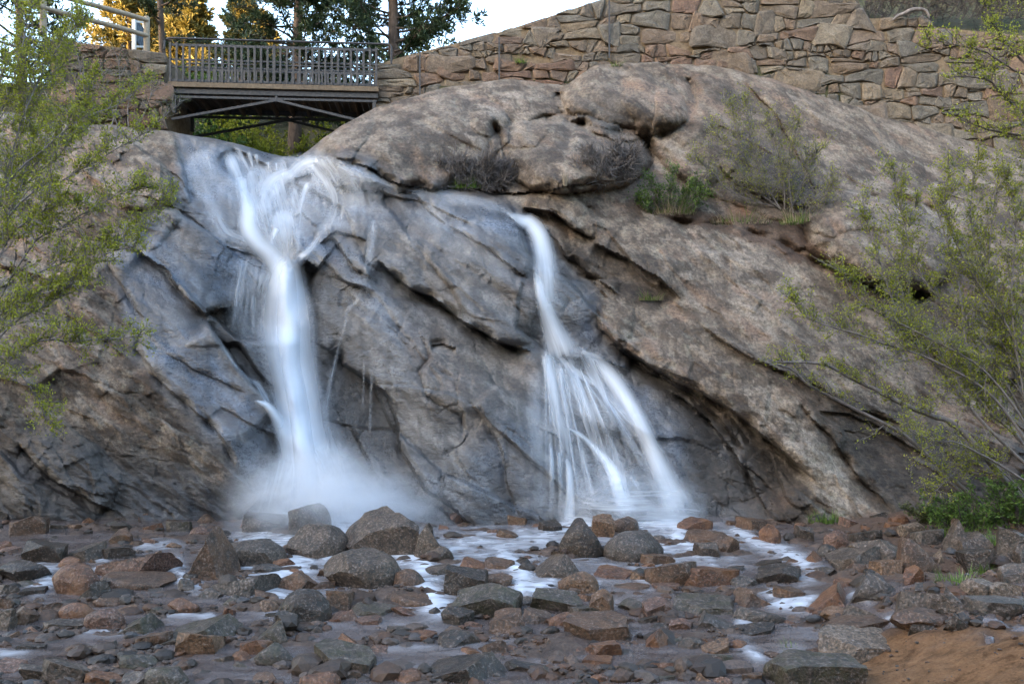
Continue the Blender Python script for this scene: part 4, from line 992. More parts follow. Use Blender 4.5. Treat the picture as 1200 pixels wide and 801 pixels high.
def put_rock(x0, x1, y0, y1, mat, kind, name='boulder', tilt=.22, sink=.32, rot=None):
    """a stone whose outline fills x0..x1, y0..y1 of the photograph and which sits on the creek bed"""
    k = NROCK[0]; NROCK[0] += 1; rr = random.Random(500 + k)
    cxp = (x0 + x1) / 2; X, Y, Z = ground_hit(cxp, y1 - 1)
    W = (x1 - x0) / FPX * Y; H = (y1 - y0) / FPX * Y
    dep = W * rr.uniform(.62, .85); el = (CZ - Z) / Y
    hh = max(H * 1.02 - dep * el * .55, H * .45) * (1 + sink)
    Yc = Y + dep * .42
    X = (cxp - 600) / FPX * Yc
    zg = float(ground_z(np.array([X]), np.array([Yc]))[0])
    ob = bpy.data.objects.new(name, rock_mesh(kind, k % 6)); COL.objects.link(ob)
    ob.material_slots[0].link = 'OBJECT'; ob.material_slots[0].material = RM[mat]
    s = 1.22
    ob.scale = (W * s, dep * s, hh * s)
    ob.rotation_euler = (rr.uniform(-tilt, tilt) * .5, rr.uniform(-tilt, tilt) * .6, rr.choice([0, math.pi]) + rr.uniform(-.3, .3)) if rot is None else rot
    ob.location = (X, Yc, zg + hh * (.5 - sink))
    return ob
ROCKS = [
 (0,53,657,685,'dark','chunk','low dark mossy boulder at the left frame edge'),
 (32,78,636,664,'dark','block','black block with two spills running off it'),
 (18,52,607,630,'brown','block','brown boulder against the cliff foot at far left'),
 (65,118,662,700,'rust','round','large reddish-brown boulder below the far left spills'),
 (90,127,681,708,'dark','wedge','dark leaning block in front of the large reddish-brown boulder'),
 (80,126,634,661,'grey','slab','grey slab with dark hollow underneath, near left cliff'),
 (121,156,641,659,'dark','slab','thin dark slab left of the broad pinkish slab'),
 (124,204,650,678,'pink','slab','broad pinkish-grey slab left of the big angular boulder'),
 (121,201,672,692,'brown','slab','low brown slab tucked under the broad pinkish slab'),
 (207,272,620,683,'brown','wedge','big angular brown boulder standing left of the mist'),
 (132,159,620,640,'brown','chunk','small brown chunk near the left cliff foot'),
 (166,187,630,641,'pink','slab','flat pink stone near the left cliff foot'),
 (197,233,702,724,'rust','chunk','orange-brown chunk below the big angular boulder'),
 (72,107,707,728,'rust','round','rusty chunk left of the smooth pink boulder'),
 (104,143,713,742,'pink','round','smooth pink boulder at lower left'),
 (128,186,719,748,'mossy','wedge','dark mossy boulder right of the smooth pink boulder'),
 (60,98,727,744,'grey','slab','small grey slab left of the smooth pink boulder'),
 (190,277,726,756,'mossy','slab','long low mossy slab with rusty end'),
 (205,256,739,771,'tan','block','tan block with whitish top at lower left'),
 (-4,17,715,742,'grey','block','grey stone cut by the left frame edge'),
 (14,43,713,736,'brown','chunk','brown chunk near the left frame edge'),
 (28,47,735,747,'rust','chunk','little dark red stone near the left frame edge'),
 (57,104,774,806,'grey','slab','grey-brown slab at the bottom left corner'),
 (126,151,776,789,'tan','slab','little flat tan stone at the bottom left'),
 (171,219,781,812,'mossy','round','mossy grey boulder cut by the bottom edge'),
 (-4,27,775,793,'pink','slab','flat pink stone in the bottom left corner'),
 (266,330,630,667,'grey','round','double-humped grey boulder in the left mist'),
 (290,335,603,627,'bluegrey','block','mist-veiled boulder left of the tall fall foot'),
 (342,384,592,630,'bluegrey','round','hazy boulder right under the tall fall'),
 (341,406,615,657,'grey','round','rounded wet boulder in front of the tall fall'),
 (299,330,662,676,'bluegrey','round','low wet stone below the double-humped boulder'),
 (255,328,674,702,'bluegrey','slab','flat blue-grey slab below the mist'),
 (327,370,671,697,'brown','chunk','grey-brown boulder right of the flat blue-grey slab'),
 (332,384,692,734,'dark','round','dark wet block in the left foreground'),
 (382,412,692,718,'brown','block','brown block beside the dark wet block'),
 (381,417,716,733,'pink','slab','pinkish slab at the foot of the brown block'),
 (386,463,646,693,'grey','round','broad grey boulder below the big central boulder'),
 (297,341,725,758,'mossy','wedge','brown mossy boulder above the rust stone pair'),
 (285,314,750,772,'rust','block','rust-orange block under the brown mossy boulder'),
 (303,346,755,783,'mossy','chunk','grey lichen-flecked stone beside the rust-orange block'),
 (323,346,717,739,'bluegrey','block','smooth blue-grey block below the dark wet block'),
 (303,325,703,721,'tan','round','small tan round stone left of the dark wet block'),
 (261,274,712,725,'rust','block','tiny orange cube of stone at lower left'),
 (209,228,680,697,'grey','chunk','small grey chunk under the big angular boulder'),
 (233,261,691,706,'bluegrey','chunk','small wet stone left of the flat blue-grey slab foot'),
 (371,436,759,792,'mossy','slab','low gravelly slab at bottom, below the brown block'),
 (411,490,597,655,'grey','chunk','big central boulder standing beside the tall fall'),
 (490,530,616,660,'grey','wedge','tilted misty slab right of the big central boulder'),
 (500,529,641,663,'grey','chunk','grey chunk leaning on the tilted misty slab'),
 (461,495,668,692,'brown','round','smooth brown wet stone left of the white rapid'),
 (456,514,695,714,'brown','slab','low brown slab crossing the foot of the white rapid'),
 (523,571,665,702,'dark','block','dark brown block right of the white rapid'),
 (566,598,673,692,'brown','round','brown rounded stone behind the square-topped block'),
 (538,605,688,729,'mossy','block','large square-topped block in mid-creek'),
 (578,616,716,747,'brown','block','brown cube against the square-topped block'),
 (568,601,655,671,'brown','slab','half-sunk brown stone above the square-topped block'),
 (499,530,663,678,'grey','slab','half-sunk grey stone in the white rapid'),
 (470,509,741,755,'rust','slab','flat rust stone lying in the lower creek'),
 (454,478,734,747,'grey','slab','small grey flake left of the flat rust stone'),
 (492,586,767,803,'dark','slab','dark gravel-crusted slab at bottom centre'),
 (517,559,739,763,'dark','chunk','dark rubble lump above the gravel-crusted slab'),
 (415,460,708,725,'mossy','slab','flat mossy slab below the broad grey boulder'),
 (436,476,758,769,'pink','slab','thin pinkish slab at the bottom, left of centre'),
 (661,707,609,657,'dark','chunk','large dark angular boulder at the fan fall foot'),
 (694,717,605,634,'tan','block','tan block on the shoulder of the dark angular boulder'),
 (712,776,623,661,'bluegrey','round','smooth oval blue-grey boulder at the fan fall foot'),
 (716,746,607,629,'brown','round','small brown stone behind the smooth oval boulder'),
 (614,680,648,681,'grey','wedge','wide angular grey boulder left of the granite boulder'),
 (658,698,671,698,'tan','round','brown granite boulder below the wide angular boulder'),
 (667,733,723,753,'brown','slab','wide flat brown boulder in the lower middle'),
 (625,677,694,719,'mossy','block','dark mossy block right of the square-topped block'),
 (694,716,693,723,'tan','block','upright orange-tan block left of centre right'),
 (667,698,710,724,'mossy','slab','greenish slab beside the upright orange-tan block'),
 (700,741,667,682,'rust','slab','flat orange-brown slab below the smooth oval boulder'),
 (719,758,684,694,'brown','slab','thin brown slab below the flat orange-brown slab'),
 (759,812,660,690,'brown','slab','large flat slab with dark face, right of centre'),
 (800,860,662,690,'rust','slab','rusty flat slab joined to the large flat slab'),
 (754,788,702,728,'pink','block','purple-grey block in the right middle'),
 (727,756,702,720,'mossy','chunk','mossy chunk left of the purple-grey block'),
 (792,862,699,723,'mossy','slab','mossy brown slab right of the purple-grey block'),
 (808,871,714,739,'bluegrey','wedge','blue-grey boulder below the mossy brown slab'),
 (767,794,684,696,'pink','slab','flat pink stone below the large flat slab'),
 (795,829,607,625,'rust','chunk','red-brown stone in the white water at the fan fall'),
 (815,841,636,658,'grey','chunk','grey-brown chunk in the right rapid'),
 (750,786,649,665,'brown','slab','brown slab under the smooth oval boulder'),
 (761,794,774,794,'pink','slab','pale pink slab near the bottom right of centre'),
 (631,647,782,798,'mossy','chunk','mossy knob at the bottom, right of centre'),
 (654,671,781,794,'dark','chunk','dark small stone at the bottom, right of centre'),
 (712,735,781,794,'tan','chunk','tan chunk left of the pale pink slab'),
 (786,809,726,742,'pink','block','pale pink stone below the purple-grey block'),
 (692,712,790,806,'rust','round','orange pebble cut by the bottom edge'),
 (805,849,623,642,'brown','slab','flat brownish ledge stone above the right rapid'),
 (839,868,628,653,'brown','chunk','brown chunk at the head of the right rapid'),
 (864,894,607,624,'brown','slab','brown flat stone at the dark cliff foot'),
 (892,913,615,641,'rust','chunk','orange-brown rock against the dark cliff foot'),
 (891,934,663,688,'dark','block','dark block beside the right rapid'),
 (858,886,676,691,'bluegrey','chunk','blue-grey stone left of the dark block by the rapid'),
 (854,906,690,716,'brown','wedge','dark brown boulder above the grey flat stone'),
 (863,913,713,733,'bluegrey','slab','grey flat stone at the bend of the right channel'),
 (908,939,689,707,'brown','slab','brown low stone left of the brown wedge'),
 (947,997,686,720,'rust','wedge','brown wedge-shaped boulder in the right channel'),
 (987,1027,711,732,'bluegrey','slab','tilted blue-grey slab below the brown wedge'),
 (966,1042,727,751,'brown','slab','long brown slab edging the sand bank'),
 (961,1046,740,775,'pale','slab','large pale slab half buried in the sand'),
 (913,1000,766,816,'mossy','block','grey lichened boulder at the bottom beside the sand'),
 (869,891,788,806,'brown','block','brown stone cut by the bottom edge near the sand'),
 (863,905,734,748,'dark','slab','low dark slab in the right channel'),
 (932,952,618,638,'grey','chunk','grey stone at the dark right cliff foot'),
 (967,992,623,645,'pink','round','rounded pinkish boulder at the right cliff foot'),
 (959,979,639,654,'dark','round','dark stone below the rounded pinkish boulder'),
 (975,1031,643,664,'grey','slab','flat grey slab over the orange-tan boulder'),
 (1000,1031,623,638,'dark','slab','dark slab behind the flat grey slab'),
 (1005,1051,634,660,'grey','chunk','grey boulder left of the big bank boulder'),
 (1046,1095,631,674,'brown','wedge','big grey-brown boulder in the middle of the bank'),
 (1088,1109,644,667,'pale','wedge','pale slanting stone beside the big bank boulder'),
 (1023,1053,657,679,'tan','block','orange-tan boulder under the flat grey slab'),
 (1060,1083,664,688,'rust','chunk','dark red stone below the big bank boulder'),
 (994,1016,660,675,'brown','chunk','brown stone left of the orange-tan boulder'),
 (999,1058,671,704,'bluegrey','wedge','blue-grey slanted slab below the orange-tan boulder'),
 (1046,1110,693,723,'grey','slab','wide grey slab above the sand'),
 (1050,1112,718,744,'brown','round','brown humped stone at the sand edge'),
 (1066,1098,731,746,'dark','slab','thin dark slab in front of the brown humped stone'),
 (1099,1144,692,723,'grey','wedge','grey wedge right of the wide grey slab'),
 (1138,1193,700,723,'bluegrey','slab','flat blue-grey slab at the right, above the sand'),
 (1128,1161,679,702,'pale','round','light grey rounded stone on the right bank'),
 (1159,1193,683,704,'pale','block','light mossy stone by the right frame edge'),
 (1125,1159,627,650,'grey','block','grey block capping the small right rock pile'),
 (1127,1156,646,673,'dark','block','dark block under the capping grey block'),
 (1153,1172,643,668,'dark','wedge','dark upright stone in the right rock pile'),
 (1171,1206,623,655,'bluegrey','slab','tilted grey slab on top of the right edge pile'),
 (1167,1190,650,670,'grey','chunk','grey chunk under the tilted right edge slab'),
 (1187,1212,639,671,'grey','block','grey block cut by the right frame edge'),
 (1176,1210,664,688,'grey','block','low grey block at the bottom of the right edge pile'),
 (1103,1132,611,645,'grey','wedge','pyramid-shaped grey stone below the right shrub'),
 (1055,1083,613,628,'pale','round','pale grey stone at the cliff foot below the shrub'),
 (1072,1103,622,638,'bluegrey','slab','bluish flat stone left of the pyramid stone'),
 (1154,1168,668,683,'tan','chunk','small orange stone in the right rock pile'),
 (1072,1098,684,696,'grey','slab','small grey slab below the dark red stone'),
]
PLACED = []
for (x0, x1, y0, y1, mt, kd, lb) in ROCKS:
    ob = put_rock(x0, x1, y0, y1, mt, kd)
    tag(ob, lb, 'rock', 'stones in the creek and on its bank')
    PLACED.append(((x0 + x1) / 2, (y0 + y1) / 2, (x1 - x0) / 2, (y1 - y0) / 2, lb))
# smaller stones between them
rr = random.Random(99); CW = {'grey': 'grey', 'bluegrey': 'blue-grey', 'brown': 'brown', 'rust': 'rusty', 'pink': 'pink', 'dark': 'dark', 'mossy': 'mossy', 'tan': 'tan', 'pale': 'pale'}
used = set(); small = 0; tries = 0
def rel(x, y, a):
    dx, dy = x - a[0], y - a[1]
    if abs(dx) > abs(dy) * 1.4: return 'right of' if dx > 0 else 'left of'
    return 'in front of' if dy > 0 else 'behind'
while small < 158 and tries < 9000:
    tries += 1
    y = 612 + 192 * rr.random() ** .8; x = rr.uniform(-5, 1205)
    if small < 34: x = rr.choice([rr.uniform(-5, 290), rr.uniform(-5, 290), rr.uniform(520, 650), rr.uniform(840, 1060)]); y = rr.uniform(606, 620)
    if y > 735 and x > 940: continue
    if x > 330 and x < 520 and y < 660 or (y < 622 and 290 < x < 860 and small >= 34): continue
    w = rr.uniform(17, 44) * (.55 + .45 * (y - 600) / 200); h = w * rr.uniform(.38, .75)
    if any(abs(x - a[0]) < a[2] * .62 + w * .38 and abs(y - a[1]) < a[3] * .6 + h * .36 for a in PLACED): continue
    mt = rr.choice(['grey', 'brown', 'rust', 'pink', 'dark', 'mossy', 'brown', 'rust', 'dark', 'tan', 'brown', 'rust'])
    anchor = min([a for a in PLACED[:len(ROCKS)] if len(a[4].split()) <= 9], key=lambda a: (a[0] - x) ** 2 + ((a[1] - y) * 1.5) ** 2)
    lb = '%s %s stone %s the %s' % ('tiny' if w < 13 else 'small', CW[mt], rel(x, y, anchor), anchor[4])
    lb = ' '.join(lb.split()[:16])
    if lb in used: continue
    used.add(lb)
    ob = put_rock(x - w / 2, x + w / 2, y - h / 2, y + h / 2, mt, rr.choice(['round', 'block', 'slab', 'chunk', 'wedge', 'slab']), 'stone', tilt=.5)
    tag(ob, lb, 'rock', 'small stones in the creek')
    PLACED.append((x, y, w / 2, h / 2, lb)); small += 1
# gravel: pebbles nobody could count
def gravel(seed, n, sub, s0, s1, label, on_sand=False):
    g0 = np.random.default_rng(seed); V0, F0 = ico(sub)
    y = 611 + 200 * g0.random(n * 3) ** .9; x = g0.uniform(-40, 1240, n * 3)
    cl = fbm(x / 70, y / 26, 0 * x, 3, 401 + seed); sandy = (y > 735) & (x > 950 + (800 - y) * .9); ok = ((cl > -.05) & ~sandy & ~((x > 290) & (x < 830) & (y < 628))) if not on_sand else sandy
    x, y = x[ok][:n], y[ok][:n]; n = len(x); PTS = []; 
    Yg = np.linspace(8.5, 21, 700)
    Xg, _, Zg = U(x[:, None], y[:, None], Yg[None]); hit = np.argmax(Zg < ground_z(Xg, np.broadcast_to(Yg[None], Xg.shape)), axis=1)
    Y = Yg[hit]; X = (x - 600) / FPX * Y
    zb = np.array([0.0] * n) + ground_z(X, Y) + 0.24 * fbm(X * .8, Y * 1.5, 0 * X, 4, 211) + 0.055 * fbm(X * 4, Y * 5, 0 * X, 5, 213, .6)
    s = g0.uniform(s0, s1, n) * (1 + .8 * (g0.random(n) > .93)); m = len(V0)
    V = V0[None] * (1 + .22 * fbm(V0[None, :, 0] * 1.3 + 5.1 * np.arange(n)[:, None], V0[None, :, 1] * 1.3 + 0 * np.arange(n)[:, None], V0[None, :, 2] * 1.3 + 0 * np.arange(n)[:, None], 2, 8)[..., None] * 2 + .05 * g0.normal(size=(n, m, 1))) * (s[:, None] * np.stack([g0.uniform(.8, 1.5, n), g0.uniform(.7, 1.2, n), g0.uniform(.45, .85, n)], 1))[:, None]
    a = g0.uniform(0, 6.28, n); c, sn = np.cos(a)[:, None], np.sin(a)[:, None]
    V = np.stack([V[..., 0] * c - V[..., 1] * sn, V[..., 0] * sn + V[..., 1] * c, V[..., 2]], -1) + np.stack([X, Y, zb + s * .15], 1)[:, None]
    F = (F0[None] + (np.arange(n) * m)[:, None, None]).reshape(-1, 3)
    g = NT('gravel_pebble'); rnd = g.attr('tone'); nz = g.noise(g.pos(), 30, 3, .7)
    col = g.ramp(rnd, [(0, (0.025, 0.019, 0.015)), (.25, (0.07, 0.055, 0.042)), (.45, (0.11, 0.055, 0.03)), (.65, (0.05, 0.033, 0.023)), (.85, (0.13, 0.085, 0.06)), (1, (0.065, 0.062, 0.06))])
    g.bsdf(g.mix(g.ramp(nz, [(.4, .6), (.6, 0)]), col, (0.03, 0.024, 0.02)), .5, g.bump(nz, .4, .01), .25)
    ob = link_mesh('gravel', V.reshape(-1, 3), F, g.m, smooth=False)
    set_attr(ob, 'tone', np.repeat(g0.random(n), m))
    tag(ob, label, 'gravel', kind='stuff')
gravel(5, 5200, 1, .016, .055, 'fine wet brown gravel strewn over the creek bed')
gravel(6, 1000, 2, .05, .12, 'coarse cobbles and shards strewn between the creek stones')
gravel(7, 420, 1, .008, .026, 'loose grit scattered over the orange sand bank', True)
# ---------------------------------------------------------------- plants
def leaf_mat(name, c1, c2, trans=.35):
    g = NT(name); t = g.attr('tone')
    col = g.mix(t, c1, c2)
    d = g.n('ShaderNodeBsdfPrincipled'); g.set(d.inputs['Base Color'], col); d.inputs['Roughness'].default_value = .55; d.inputs['Specular IOR Level'].default_value = .3
    tl = g.n('ShaderNodeBsdfTranslucent'); g.set(tl.inputs[0], col); m = g.n('ShaderNodeMixShader'); m.inputs[0].default_value = trans
    g.t.links.new(d.outputs[0], m.inputs[1]); g.t.links.new(tl.outputs[0], m.inputs[2]); g.t.links.new(m.outputs[0], g.out.inputs[0]); return g.m
M_LEAF = leaf_mat('spring_leaf', (0.15, 0.17, 0.016), (0.37, 0.39, 0.042), .42)
M_LEAF2 = leaf_mat('fresh_green_leaf', (0.05, 0.10, 0.018), (0.15, 0.23, 0.045))
M_LEAF3 = leaf_mat('olive_leaf', (0.05, 0.06, 0.022), (0.125, 0.135, 0.05))
M_DRY = leaf_mat('dry_grass_blade', (0.20, 0.155, 0.10), (0.40, 0.33, 0.23), .2)
M_GRASS = leaf_mat('green_grass_blade', (0.06, 0.12, 0.02), (0.19, 0.28, 0.055))
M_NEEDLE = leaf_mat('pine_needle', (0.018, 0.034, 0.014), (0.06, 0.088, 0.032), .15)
M_NEEDLE2 = leaf_mat('lit_pine_needle', (0.075, 0.072, 0.018), (0.18, 0.15, 0.04), .3)  # yellower, brighter needles: low sunlight partly put into the leaf colour
def bark_mat(name, a, b):
    g = NT(name); n = g.noise(g.pos(scale=(1, 1, .35)), 9, 5, .7, .5)
    g.bsdf(g.ramp(n, [(.3, a), (.7, b)]), .9, g.bump(n, .8, .03), .2); return g.m
M_TWIG = bark_mat('grey_twig', (0.10, 0.088, 0.082), (0.24, 0.215, 0.20))
M_TWIGD = bark_mat('dark_twig', (0.045, 0.038, 0.034), (0.12, 0.10, 0.09))
M_TWIGP = bark_mat('pale_twig', (0.22, 0.195, 0.17), (0.40, 0.36, 0.32))
M_BARK = bark_mat('pine_bark', (0.05, 0.036, 0.028), (0.17, 0.125, 0.095))
class Sticks:
    """collects twigs and turns all of one length into tubes at once"""
    def __init__(s): s.g = {}
    def add(s, pts, rad, sides=4):
        pts = np.asarray(pts, float); s.g.setdefault((len(pts), sides), []).append((pts, np.broadcast_to(np.asarray(rad, float), (len(pts),))))
    def build(s, name, mat, parent):
        VV, FF, off = [], [], 0
        for (n, k), L in s.g.items():
            P = np.stack([p for p, _ in L]); R = np.stack([q for _, q in L]); m = len(P)
            T = np.gradient(P, axis=1); T /= np.linalg.norm(T, axis=2, keepdims=True) + 1e-9
            ref = np.where(np.abs(T[..., 2:3]) > .9, np.array([1.0, 0, 0]), np.array([0, 0, 1.0]))
            S = np.cross(T, ref); S /= np.linalg.norm(S, axis=2, keepdims=True) + 1e-9; W = np.cross(S, T); a = np.linspace(0, 2 * np.pi, k, endpoint=False)
            V = P[:, :, None] + R[:, :, None, None] * (S[:, :, None] * np.cos(a)[:, None] + W[:, :, None] * np.sin(a)[:, None])
            i = np.arange(m * n * k).reshape(m, n, k) + off; j = np.roll(i, -1, 2)
            FF.append(np.stack([i[:, :-1], j[:, :-1], j[:, 1:], i[:, 1:]], -1).reshape(-1, 4)); VV.append(V.reshape(-1, 3)); off += m * n * k
        return link_mesh(name, np.concatenate(VV) - np.array(parent.location), np.concatenate(FF), mat, parent)
def leaves_mesh(name, P, size, mat, parent, rg, aspect=.55, updir=None, flat=False):
    """one small folded leaf of four triangles at each point"""
    P = np.asarray(P, float); n = len(P)
    ax = rg.normal(size=(n, 3)); ax[:, 2] += .25
    if updir is not None: ax = updir + .55 * ax
    ax /= np.linalg.norm(ax, axis=1)[:, None]; sd = np.cross(ax, rg.normal(size=(n, 3))); sd /= np.linalg.norm(sd, axis=1)[:, None] + 1e-9
    up = np.cross(sd, ax); L = (size * rg.uniform(.6, 1.35, n))[:, None]; W = L * aspect * .5
    a = P; b = P + ax * L * .5 + sd * W + up * L * .10; c = P + ax * L; d = P + ax * L * .5 - sd * W + up * L * .10; e = P + ax * L * .5
    if flat:
        i = (np.arange(n) * 4)[:, None]; ob = link_mesh(name, np.stack([a, b, c, d], 1).reshape(-1, 3) - np.array(parent.location), i + np.array([[0, 1, 2, 3]]), mat, parent, smooth=False)
        set_attr(ob, 'tone', np.repeat(rg.random(n), 4)); return ob
    V = np.stack([a, b, c, d, e], 1).reshape(-1, 3); i = (np.arange(n) * 5)[:, None]
    F = np.concatenate([i + np.array([[0, 1, 4]]), i + np.array([[1, 2, 4]]), i + np.array([[2, 3, 4]]), i + np.array([[3, 0, 4]])])
    ob = link_mesh(name, V - np.array(parent.location), F, mat, parent, smooth=False)
    set_attr(ob, 'tone', np.repeat(rg.random(n), 5)); return ob
def nrm(v): return v / (math.sqrt(v[0] * v[0] + v[1] * v[1] + v[2] * v[2]) + 1e-9)
def grow(st, rg, path, r0, r1, ntw, ltw, nsub, leaves, leafn, spread=.9, up=.35, t0=.25, sides=5, lsub=.5, rt=.0055, droop=0.0):
    path = smooth_path(np.asarray(path, float), max(8, len(path) * 4))
    path = path + np.cumsum(rg.normal(0, .012, path.shape), 0) * .6
    st.add(path, np.linspace(r0, r1, len(path)), sides)
    for k in range(ntw):
        t = t0 + (1 - t0) * (k + rg.random()) / ntw; i = min(int(t * (len(path) - 1)), len(path) - 2)
        p = path[i]; tg = nrm(path[i + 1] - path[i]); d = nrm(tg * .9 + rg.normal(0, spread, 3) + np.array([0, 0, up])); L = ltw * rg.uniform(.45, 1.25) * (1.1 - .5 * t)
        q = [p]; dd = d
        for s in range(5):
            dd = nrm(dd + rg.normal(0, .16, 3) + np.array([0, 0, .06 - droop])); q.append(q[-1] + dd * L / 5)
        st.add(np.array(q), np.linspace(max(r1 * .75, rt * 1.5), rt * .7, 6), 4)
        if leafn:
            for s in range(2, 6):
                for _ in range(leafn): leaves.append(q[s] + rg.normal(0, .035, 3))
        for j in range(nsub):
            b = q[rg.integers(1, 5)]; d2 = nrm(dd + rg.normal(0, .75, 3) + np.array([0, 0, up * .6])); L2 = L * lsub * rg.uniform(.5, 1.2)
            q2 = [b]
            for s in range(3): d2 = nrm(d2 + rg.normal(0, .2, 3)); q2.append(q2[-1] + d2 * L2 / 3)
            st.add(np.array(q2), np.linspace(rt, rt * .5, 4), 3)
            for s in range(1, 4):
                for _ in range(leafn): leaves.append(q2[s] + rg.normal(0, .03, 3))
def guide(pts, Y0, Y1):
    ys = np.linspace(Y0, Y1, len(pts)); return [U(x, y, d) for (x, y), d in zip(pts, ys)]
def shrub(name, label, guides, seed, leafmat, size, ntw, ltw, nsub, leafn, twig=M_TWIG, r0=.022, **kw):
    rg = np.random.default_rng(seed); st = Sticks(); lv = []
    root = tag(empty(name, guides[0][0][0]), label, 'shrub')
    for g in guides:
        pth, k = g[0], (g[1] if len(g) > 1 else 1.0); rad = g[2] if len(g) > 2 else r0
        grow(st, rg, pth, rad, rad * .3, max(1, int(ntw * k)), ltw, nsub, lv, leafn, **kw)
    st.build('branches', twig, root)
    if lv:
        lv = np.array(lv); 
        leaves_mesh('foliage', lv, size, leafmat, root, rg, flat=True)
    return root
G = guide
# the shrub leaning in from the left
shrub('willow_shrub', 'big spring-green shrub leaning in from the left frame edge', [
 (G([(-70,480),(-5,240),(60,168),(95,132),(112,85)], 15.2, 15.8), 1.2), (G([(-70,480),(8,262),(70,215),(128,182),(182,152)], 15, 15.6), 1.1), (G([(-80,490),(20,338),(90,300),(150,272),(205,228)], 14.8, 15.4), 1.2),
 (G([(-70,490),(10,382),(60,350),(112,300),(160,285)], 14.6, 15), 1.2), (G([(-60,460),(-25,210),(15,90),(38,0)], 15.5, 16.2), 1.2), (G([(-60,460),(20,160),(62,64),(100,18)], 15.6, 16.4), 1.2),
 (G([(-60,490),(30,405),(90,398),(162,392)], 14.5, 14.6), .9), (G([(-60,500),(0,425),(32,452),(52,492)], 14.4, 14.5), .7), (G([(-70,480),(-40,300),(-10,160),(10,60)], 15, 15.6), 1.1),
 (G([(-60,470),(25,300),(75,262),(140,225),(168,218)], 15, 15.3), 1.1), (G([(-60,480),(20,230),(80,150),(140,120),(170,95)], 15.8, 17), 1.0), (G([(-60,470),(-10,130),(30,40),(55,-20)], 16, 16.8), 1.1),
 (G([(-70,490),(-20,400),(20,360),(70,340),(95,330)], 14.6, 14.8), .9), (G([(-60,480),(10,200),(50,110),(85,60),(92,10)], 16, 17), 1.1), (G([(-50,480),(0,300),(50,250),(90,240)], 14.9, 15.1), .9), (G([(-60,480),(-20,260),(30,180),(60,120),(70,40)], 16.4, 17.2), 1.2), (G([(-60,480),(10,250),(60,190),(100,150),(128,120)], 16.4, 17.0), 1.1), (G([(-60,480),(-10,300),(20,220),(35,150),(20,90)], 15.6, 16.2), 1.1)],
 11, M_LEAF, .045, 40, .62, 5, 3, r0=.020, spread=.62)
shrub('twiggy_shrub', 'grey twiggy shrub against the abutment wall left of the bridge', [
 (G([(150,152),(150,120),(158,92),(165,75)], 22.9, 23.2),), (G([(160,152),(172,125),(180,105),(186,96)], 22.9, 23.2),), (G([(140,152),(128,120),(122,95),(120,70)], 22.8, 23.1),), (G([(120,150),(100,110),(92,80),(86,55)], 22.6, 23),),
 (G([(170,153),(190,140),(205,128),(215,118)], 23.0, 23.3), 1.0), (G([(100,150),(80,110),(70,80),(60,40)], 22.4, 22.8),), (G([(70,148),(50,100),(40,60),(36,10)], 22, 22.5),), (G([(130,150),(140,110),(142,85),(140,66)], 22.7, 23),)],
 12, M_LEAF3, .05, 13, .7, 4, 1, r0=.016, spread=.7)
# the shrub on the right bank
shrub('bank_shrub', 'tall spring-green shrub with bare crooked limbs on the right bank', [
 (G([(1150,592),(1115,562),(1079,529),(1043,502),(977,469),(944,452),(922,433),(903,427)], 16.6, 15.6), .35, .05), (G([(1210,600),(1128,506),(1092,485),(1054,471),(1026,458),(996,444),(963,427),(905,424)], 16.4, 15.6), .6, .068),
 (G([(1225,560),(1200,524),(1183,502),(1156,480),(1142,455),(1132,390),(1120,310),(1090,225)], 16.4, 16), 1.6, .040), (G([(1240,520),(1200,450),(1185,420),(1168,380),(1160,300),(1172,190)], 16.3, 16.2), 1.5, .035),
 (G([(1230,580),(1175,546),(1150,532),(1120,517),(1103,518),(1071,508),(1065,499)], 16, 15.4), .4, .026), (G([(1220,560),(1150,490),(1110,440),(1060,380),(1030,300),(1010,230)], 16.2, 15.8), 1.5, .034),
 (G([(1230,540),(1190,470),(1150,400),(1085,330),(1060,260),(1048,190)], 16.4, 16.2), 1.5, .03), (G([(1230,520),(1215,400),(1200,300),(1205,200),(1195,120)], 16.4, 16.4), 1.4, .03), (G([(1230,560),(1170,470),(1090,420),(1020,395),(950,372),(925,345)], 16, 15.6), 1.2, .03),
 (G([(1215,600),(1180,560),(1150,540),(1120,555),(1095,580)], 16.2, 16), .8, .02), (G([(1230,500),(1180,380),(1140,320),(1110,250),(1115,190)], 16.2, 16), 1.4, .03), (G([(1230,540),(1160,440),(1080,390),(1010,350),(985,310)], 15.9, 15.6), 1.2, .026), (G([(1230,540),(1190,440),(1160,340),(1140,260),(1150,180)], 16.6, 16.6), 1.4, .026), (G([(1230,560),(1160,480),(1090,400),(1050,330),(1075,230)], 16.6, 16.6), 1.4, .026), (G([(1230,560),(1200,470),(1185,360),(1190,260),(1180,200)], 16.2, 16.0), 1.3, .026)],
 13, M_LEAF, .043, 48, .66, 6, 2, r0=.03, spread=.7, up=.45)
shrub('leafy_branch_shrub', 'dark-limbed leafy shrub crossing the wall at upper right', [
 (G([(1260,140),(1200,131),(1185,118),(1165,98),(1150,93),(1120,92)], 16.6, 16.2), .9, .03), (G([(1260,160),(1200,157),(1175,155),(1147,147),(1128,140)], 16.4, 16.2), .7, .024), (G([(1260,120),(1200,75),(1185,55),(1172,37),(1160,14),(1150,-20)], 16.8, 16.6), 1.0, .028),
 (G([(1260,100),(1210,60),(1205,20),(1190,-30)], 16.6, 16.6), 1.0, .026), (G([(1260,110),(1190,84),(1150,60),(1110,50),(1085,48)], 16.4, 16.2), 1.0, .02)],
 14, M_LEAF, .046, 20, .62, 4, 3, twig=M_TWIGD, r0=.03, spread=.7)
